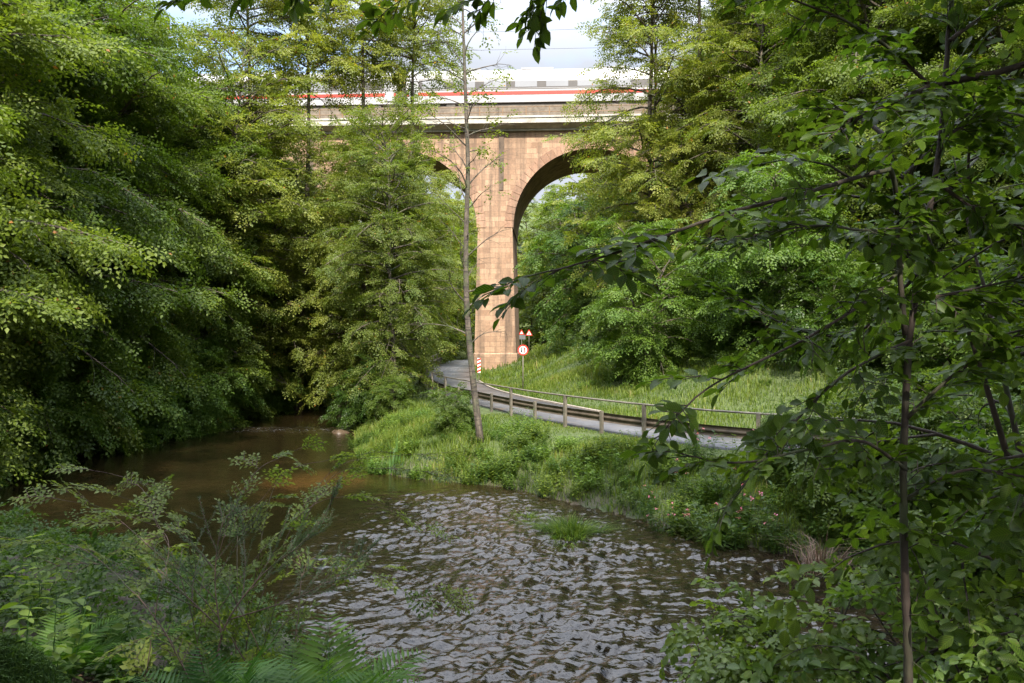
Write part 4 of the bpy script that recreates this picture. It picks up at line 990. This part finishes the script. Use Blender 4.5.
# wide leafy bushes filling the far bank on the right
for (px, d, s, lab) in ((860, 15.8, .7, 'dense bush on the far bank behind the sedge clump'), (945, 14.9, .75, 'dense bush on the far bank behind the dark stem'), (800, 17.6, .42, 'bush at the hidden end of the guard rail'), (1010, 13.7, .8, 'dense bush at the right edge across the stream'), (890, 28, 1.0, 'tall bush across the lane at the right'), (830, 30, 1.0, 'tall bush across the lane, left of its neighbour'), (975, 25, 1.1, 'tall bush across the lane near the right edge')):
    put(Sh[2 if s < .9 else 1], 'far_bank_shrub', P(px, d), d, px, s, lab, 'shrub')

# ------------------------------------------------------------------ near things: branches given as paths in the scene
def near_tree(name, base, paths, leaf, bark, mat, lab, cat, step=.16, spr=.42, seed=1, extra=None, ratio=.58, protos=None, hang=-.1, kind='oval'):
    r = np.random.default_rng(seed); base = np.array(base); o = empty(name, base, label=lab, cat=cat); wd = MB(); O, X, S = [], [], []
    for (pts, r0, r1, den) in paths:
        c = resample([np.array(p) for p in pts], .06)-base; n = len(c); c = c+np.cumsum(r.normal(0, .0018, c.shape), 0)
        wd.tube(c, np.linspace(r0, r1, n)*(1+.06*np.sin(np.arange(n)*.9)), 7)
        if den <= 0: continue
        s = 0; Lc = .06*(n-1); i = 0
        while s < Lc:
            s += step/den*r.uniform(.6, 1.4); q = int(s/.06)
            if q >= n-1: break
            d = nrm(c[min(q+1, n-1)]-c[q]); sd = nrm(np.cross(d, [0, 0, 1])+r.normal(0, .45, 3)); sg = 1 if i % 2 else -1; i += 1
            a = r.uniform(.35, 1.15); O.append(c[q]); X.append(d*math.cos(a)+sd*sg*math.sin(a)+np.array([0, 0, hang+r.normal(0, .18)])); S.append(spr*r.uniform(.6, 1.25))
        O.append(c[-1]); X.append(nrm(c[-1]-c[-2])); S.append(spr)
    V, Fc, T, W = place_sprays(np.array(O), np.array(X), np.array(S), protos or SPR_NEAR, r, leaf, ratio, kind, flat=1.0)
    for g in W:
        for l in g: wd.tube(l, np.linspace(.0035, .0015, len(l)), 4, cap=False)
    link('trunk', wd.mesh('trunk', bark, smooth=True), o); link('crown', mesh_np('crown', V, [Fc], mat, T, attrs=leaf_attrs(kind, len(V))), o); return o
def pp(*t): return [P3(*q) for q in t]
r = np.random.default_rng(55)
bx, by = P(912, 4.0), 4.0; bz = gz(bx, by)
paths = [([(bx, by, bz-.2)]+pp((910, 683, 4), (906, 560, 4), (905, 440, 4), (911, 340, 4), (924, 245, 4), (940, 150, 4.05), (948, 70, 4.1), (956, -70, 4.2)), .027, .012, .5),
         (pp((905, 335, 4), (898, 257, 3.9), (894, 180, 3.7), (880, 174, 3.6), (800, 196, 3.4), (720, 217, 3.3), (650, 243, 3.15), (600, 258, 3.1), (560, 270, 3.0), (535, 276, 2.95)), .016, .004, .55),
         (pp((947, 80, 4.08), (905, 98, 3.8), (853, 122, 3.5)), .02, .012, .9), (pp((947, 82, 4.08), (1000, 72, 4), (1080, 45, 3.9)), .02, .02, 1.1),
         (pp((905, 470, 4), (860, 440, 3.8), (800, 450, 3.6), (740, 462, 3.4), (690, 455, 3.3)), .011, .004, .5),
         (pp((924, 245, 4), (870, 300, 3.8), (790, 350, 3.6), (720, 385, 3.5), (682, 415, 3.4)), .011, .004, .5),
         (pp((911, 340, 4), (840, 380, 3.8), (780, 440, 3.7), (735, 500, 3.6)), .01, .004, .55), (pp((906, 420, 4), (960, 370, 3.9), (1060, 310, 3.7)), .012, .006, 1.3),
         (pp((905, 500, 4), (965, 470, 3.9), (1050, 480, 3.8)), .011, .005, 1.2), (pp((935, 180, 4), (985, 215, 3.9), (1060, 240, 3.8)), .011, .005, 1.3),
         (pp((945, 100, 4), (890, 50, 3.9), (830, 15, 3.8), (760, -10, 3.7)), .012, .004, 1.0), (pp((950, 40, 4), (1000, 0, 4), (1060, -50, 4)), .012, .006, 1.2),
         (pp((930, 210, 4), (880, 230, 3.7), (820, 225, 3.5), (750, 235, 3.4)), .01, .004, .9), (pp((915, 300, 4), (970, 290, 4), (1050, 270, 4)), .01, .004, 1.3), (pp((940, 140, 4.05), (990, 120, 4.2), (1060, 130, 4.3)), .01, .005, 1.3),
         (pp((920, 270, 4), (860, 330, 4.2), (800, 330, 4.4), (740, 300, 4.5)), .01, .004, .8)]
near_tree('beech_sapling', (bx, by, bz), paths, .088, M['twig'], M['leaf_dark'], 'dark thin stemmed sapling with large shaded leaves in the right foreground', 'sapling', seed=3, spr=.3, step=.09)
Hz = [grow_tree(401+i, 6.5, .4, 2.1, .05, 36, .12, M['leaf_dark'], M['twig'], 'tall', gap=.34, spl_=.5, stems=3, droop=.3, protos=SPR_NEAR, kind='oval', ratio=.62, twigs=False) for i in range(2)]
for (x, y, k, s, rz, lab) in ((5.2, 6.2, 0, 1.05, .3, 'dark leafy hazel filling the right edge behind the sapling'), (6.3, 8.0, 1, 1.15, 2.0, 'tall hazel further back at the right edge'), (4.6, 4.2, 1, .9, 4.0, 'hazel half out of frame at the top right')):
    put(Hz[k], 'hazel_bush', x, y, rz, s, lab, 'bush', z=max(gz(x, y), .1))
Lo = [grow_tree(411, 2.1, .05, 1.75, .03, 46, .1, M['leaf_round'], M['twig'], 'shrub', gap=.2, spl_=.36, stems=6, droop=.35, protos=SPR_NEAR, kind='oval', ratio=.72, el=(.1, 1.0))]
for (px, d, s, lab, dz) in ((885, 6.6, .95, 'round leaved shrub at the bottom right, under the dark stem', .3), (990, 5.6, .95, 'round leaved shrub in the bottom right corner', 0), (800, 7.2, .7, 'low round leaved shrub leaning over the rapids', .2)):
    x, y = P(px, d), d; put(Lo[0], 'waterside_bush', x, y, px, s, lab, 'bush', z=max(.05, gz(x, y))+dz-.3)
# tree beside the camera: its boughs hang into the top of the view and shade the near bank
tx, ty = -4.6, -2.6; tz = gz(tx, ty)
limb = [(tx, ty, 10.2), (-3.4, .2, 9.6), (-2.2, 3.2, 8.4), (-.6, 4.2, 7.6), (1.6, 4.4, 7.15)]
paths = [([(tx, ty, tz-.4), (tx+.1, ty, 6), (tx-.1, ty+.1, 12), (tx, ty, 19)], .3, .08, 0), (limb, .08, .014, .5),
         (pp((640, -45, 4.4), (590, -26, 4.3), (540, -16, 4.2), (505, -10, 4.15), (480, -2, 4.1)), .009, .003, 1.0), (pp((560, -20, 4.25), (550, -10, 4.2), (545, 4, 4.2)), .004, .002, 1.0),
         ([np.array(limb[3])]+pp((455, -30, 4.2), (420, -12, 4.2), (398, 2, 4.2)), .01, .003, .8), ([np.array(limb[2])]+pp((330, -40, 3.9), (290, -20, 3.8), (215, -8, 3.7)), .01, .003, .8),
         ([np.array(limb[4])]+pp((640, -45, 4.4)), .013, .009, .3)]
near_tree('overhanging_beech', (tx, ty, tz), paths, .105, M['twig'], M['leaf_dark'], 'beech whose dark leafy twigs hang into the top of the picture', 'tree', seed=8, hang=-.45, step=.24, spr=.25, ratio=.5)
Cn = [grow_tree(421, 19, 6.5, 6.0, .28, 60, .22, M['leaf'], M['bark'], 'ovoid', gap=.6, spl_=1.2, droop=.15)]  # unseen trees, added to keep sun and sky light off the foreground
for (x, y, s, rz) in ((-5.6, .8, .95, 0), (5.8, .6, .98, 2), (-1.5, -4.2, .98, 3), (9.5, -1, 1.0, 1)):
    put(Cn[0], 'shade_tree', x, y, rz, s, 'tall unseen woodland tree added around the viewpoint for its shade', 'tree', 'unseen shade trees around the viewpoint')

M['leaf_pale'] = leaf_mat('pale_leaf', (.05, .09, .018), (.12, .165, .04), rough=.5, vary=.1, spec=.18)
# near left: arching shrub, spruce tips, herbs, moss, sticks, litter
bx, by = P(205, 7.4), 7.4; bz = gz(bx, by); r = np.random.default_rng(61); paths = []
for (ex, ey, ed, mxx, myy, den) in ((420, 522, 8.6, 320, 500, .9), (425, 472, 9.5, 330, 478, .7), (440, 452, 10, 330, 470, .5), (365, 455, 8.8, 280, 480, .8), (300, 450, 9.2, 250, 480, .7),  (90, 470, 8, 150, 500, .9), (60, 500, 7, 130, 530, 1), (400, 590, 7.6, 310, 560, 1), (140, 520, 6.6, 170, 550, 1), (270, 490, 8, 240, 525, .7), (440, 590, 8.2, 350, 570, .6), (20, 540, 6.2, 100, 560, 1), (120, 495, 7.2, 160, 530, 1)):
    qx, qy = P(r.uniform(120, 300), ed*.86), ed*.86-.2; qz = gz(qx, qy); spx = 512+qx/qy*F; spy = HY+(CAMZ-qz)*F/qy
    paths.append(([(qx, qy, qz-.1), *pp((spx*.55+mxx*.45, spy*.45+myy*.55-6, qy+.1), (mxx, myy, (qy+ed)/2), ((mxx+ex)/2+6, (myy+ey)/2-6, ed), (ex, ey, ed))], .0055, .002, den))
near_tree('hornbeam_shrub', (bx, by, bz), paths, .06, M['redtwig'], M['leaf_pale'], 'arching shrub with fine pale leaved twigs over the pool', 'shrub', seed=12, step=.36, spr=.42, protos=SPR_FINE, kind='diamond', hang=.0, ratio=.55)
def spruce(name, base, stems, lab, seed=1):
    r = np.random.default_rng(seed); base = np.array(base); o = empty(name, base, label=lab, cat='sapling'); wd = MB(); Pp, D, N = [], [], []
    def needles(c, dens=110):
        n = len(c)
        for i in range(n-1):
            d = nrm(c[i+1]-c[i]); L_ = np.linalg.norm(c[i+1]-c[i])
            for _ in range(max(2, int(L_*dens*2.2))):
                f = r.random(); a = r.uniform(0, 2*PI); s = nrm(np.cross(d, [.3, .2, 1])); u_ = np.cross(s, d); q = s*math.cos(a)+u_*math.sin(a)
                Pp.append(c[i]+(c[i+1]-c[i])*f); D.append(q*.8+d*.75); N.append(np.cross(q, d)+r.normal(0, .2, 3))
    for pts, r0, tips in stems:
        c = resample([np.array(p) for p in pts], .08)-base; n = len(c); wd.tube(c, np.linspace(r0, .004, n), 7)
        needles(c[int(n*.55):])
        for k in range(tips):
            q = int(n*(.3+.68*k/tips)); q = min(q, n-2); d = nrm(c[q+1]-c[q]); sd = nrm(np.cross(d, [0, 0, 1])); sg = 1 if k % 2 else -1
            a = r.uniform(.4, .9); L_ = .62*(1.15-k/tips)*r.uniform(.7, 1.2)
            tb = bent(c[q], d*math.cos(a)+(sd*sg*.8+np.array([0, 0, r.uniform(-.2, .5)]))*math.sin(a), L_, 7, r, .02, .06, .03); wd.tube(tb, np.linspace(.005, .002, 8), 4, cap=False); needles(tb)
            for m in range(3):
                t2 = bent(tb[2+m], nrm(tb[3+m]-tb[2+m])+sd*(1 if m % 2 else -1)*.7+r.normal(0, .15, 3), L_*.45, 4, r, 0, .06); wd.tube(t2, np.linspace(.003, .0015, 5), 3, cap=False); needles(t2)
    n = len(Pp); Ln = r.uniform(.016, .028, n)
    V, Fc, T = leaf_geo(np.array(Pp), np.array(D), np.array(N), Ln, .005, r.random(n)*.95)
    link('trunk', wd.mesh('trunk', M['redtwig'], smooth=True), o); link('crown', mesh_np('crown', V, [Fc], M['needle'], T), o)
sxp, syp = P(222, 5.8), 5.8
spruce('spruce_sapling', (sxp, syp, gz(sxp, syp)), [(pp((216, 660, 5.6), (228, 620, 5.7), (262, 575, 5.9), (300, 545, 6.0), (325, 515, 6.1), (338, 484, 6.1)), .008, 13), (pp((228, 620, 5.7), (290, 600, 5.9), (340, 575, 6.1), (372, 545, 6.2)), .006, 10), (pp((222, 640, 5.6), (215, 580, 5.8), (222, 525, 6), (240, 505, 6.2)), .006, 9), (pp((222, 630, 5.7), (180, 590, 5.8), (150, 560, 6)), .006, 8)],
       'dark spruce sapling with upturned tips among the fine twigs', 4)
HN = [herb(231, .75, .35, 12, .11, M['leaf_fresh'], .5, 'oval', 9)[0], herb(232, .35, .3, 9, .1, M['leaf_fresh'], .75, 'oval', 4)[0]]
for (px, py, d, k, s, lab) in ((25, 560, 5.0, 0, 1.0, 'tall nettle clump at the left edge above the moss'), (85, 530, 6.4, 0, 1.0, 'nettle clump behind the mossy mound'), (150, 560, 6.2, 0, .8, 'nettle clump beside the reddish twigs'), (15, 500, 7.0, 0, 1.15, 'nettle clump at the left edge nearest the pool'),
                               (95, 612, 4.4, 1, 1.1, 'seedling with broad bright leaves behind the thin stick'), (150, 605, 4.6, 1, 1.2, 'broad leaved seedling in front of the black branch'), (175, 640, 4.0, 1, .9, 'small broad leaved seedling beside the leaf litter'), (250, 600, 5.0, 1, 1.0, 'broad leaved seedling under the spruce'), (300, 610, 5.0, 1, 1.1, 'broad leaved seedling above the bottom ferns'), (120, 650, 3.8, 1, .7, 'lone low seedling in the leaf litter')):
    x, y = P(px, d), d; put(HN[k], 'nettle_clump' if k == 0 else 'seedling', x, y, px, s, lab, 'plant', parts=('stems', 'leaves'))
def moss(x, y, R, H, seed, lab):
    r = np.random.default_rng(seed); n = int(14000*R/.4); a = r.uniform(0, 2*PI, n); q = np.sqrt(r.random(n)); k = 1+.7*fbm(np.cos(a)*1.2+seed, np.sin(a)*1.2, seed, 2)
    dx, dy = R*k*q*np.cos(a), R*k*q*np.sin(a); zz = H*(1-q**2.2)*(1+.8*fbm(dx*6, dy*6, seed, 3))
    z0 = ground_z(x+dx, y+dy)-gz(x, y)
    Pp = np.stack([dx, dy, z0+zz-.02], 1); V, Q, T3 = blades(Pp, .035, .011, r, .7)
    body = MB(); m, nn = 8, 20; Vb = []
    for i in range(m+1):
        for j in range(nn):
            t, qq = 2*PI*j/nn, i/m; kk = 1+.7*float(fbm(np.array([math.cos(t)*1.2+seed]), np.array([math.sin(t)*1.2]), seed, 2)[0]); ex, ey = R*kk*qq*math.cos(t), R*kk*qq*math.sin(t)
            Vb.append((ex, ey, gz(x+ex, y+ey)-gz(x, y)+H*(1-qq**2.2)*(1+.8*float(fbm(np.array([ex*6]), np.array([ey*6]), seed, 3)[0]))-.02))
    body.add(Vb, [(i*nn+j, (i+1)*nn+j, (i+1)*nn+(j+1) % nn, i*nn+(j+1) % nn) for i in range(m) for j in range(nn)], .2)
    o = empty('moss_mound', (x, y, gz(x, y)), label=lab, cat='moss'); link('cushion', body.mesh('cushion', M['moss'], smooth=True), o)
    link('tufts', mesh_np('tufts', V, [Q, T3], M['moss'], np.repeat(np.clip(r.normal(.5, .25, n), 0, .97), 5)), o)
moss(P(2, 4.7), 4.7, .42, .34, 3, 'high rounded moss mound at the left edge'); moss(P(70, 4.2), 4.2, .45, .14, 4, 'low wide moss cushion in front of the high mound')
moss(P(200, 4.2), 4.2, .26, .12, 5, 'small moss cushion between the sticks and the ferns'); moss(P(150, 3.5), 3.5, .25, .09, 6, 'flat moss cushion at the bottom edge')
def stick(pts, r0, r1, lab, nm='fallen_branch', seed=0, mat='deadwood'):
    r = np.random.default_rng(seed); c = resample([(x, y, gz(x, y)+h) for x, y, h in pts], .06); c += np.cumsum(r.normal(0, .002, c.shape), 0); mb = MB(); mb.tube(c, np.linspace(r0, r1, len(c))*(1+.1*np.sin(np.arange(len(c))*1.7)), 7)
    tag(mb.build(nm, M[mat], smooth=True), lab, 'branch')
stick([(P(125, 4.9), 4.9, .22), (P(165, 4.8), 4.8, .26), (P(205, 4.7), 4.7, .2), (P(235, 4.5), 4.5, .1), (P(262, 4.3), 4.3, .02)], .022, .014, 'thick black fallen branch lying below the spruce sapling', seed=1, mat='twig')
stick([(P(-30, 3.7), 3.7, .04), (P(30, 3.8), 3.8, .05), (P(75, 3.95), 3.95, .1), (P(135, 3.9), 3.9, .05)], .012, .007, 'thin crooked dead stick across the leaf litter', seed=2)
stick([(P(-20, 3.45), 3.45, .02), (P(40, 3.5), 3.5, .03), (P(90, 3.4), 3.4, .02)], .012, .006, 'dead stick nearest the bottom left corner', seed=3)
stick([(P(60, 4.1), 4.1, .02), (P(90, 3.8), 3.8, .12), (P(112, 3.6), 3.6, .03)], .006, .004, 'short pale twig crossing the crooked stick', seed=4)
stick([(P(230, 4.2), 4.2, .02), (P(170, 4.4), 4.4, .1), (P(120, 4.7), 4.7, .12)], .008, .005, 'thin grey twig leaning under the black branch', seed=5)
r = np.random.default_rng(71); n = 5200
x = r.uniform(-4.5, .5, n); y = r.uniform(2.6, 6.5, n); z = ground_z(x, y); a = r.uniform(0, 2*PI, n)
V, Fc, T = leaf_geo(np.stack([x, y, z+.012+r.random(n)*.012], 1), np.stack([np.cos(a), np.sin(a), r.normal(0, .18, n)], 1), np.array([0, 0, 1])+r.normal(0, .3, (n, 3)), r.uniform(.02, .06, n), r.uniform(.012, .035, n), r.random(n), 'oval')
tag(link('leaf_litter', mesh_np('leaf_litter', V, [Fc], M['litter'], T)), 'brown leaf litter on the near bank', 'leaf litter', kind='stuff')
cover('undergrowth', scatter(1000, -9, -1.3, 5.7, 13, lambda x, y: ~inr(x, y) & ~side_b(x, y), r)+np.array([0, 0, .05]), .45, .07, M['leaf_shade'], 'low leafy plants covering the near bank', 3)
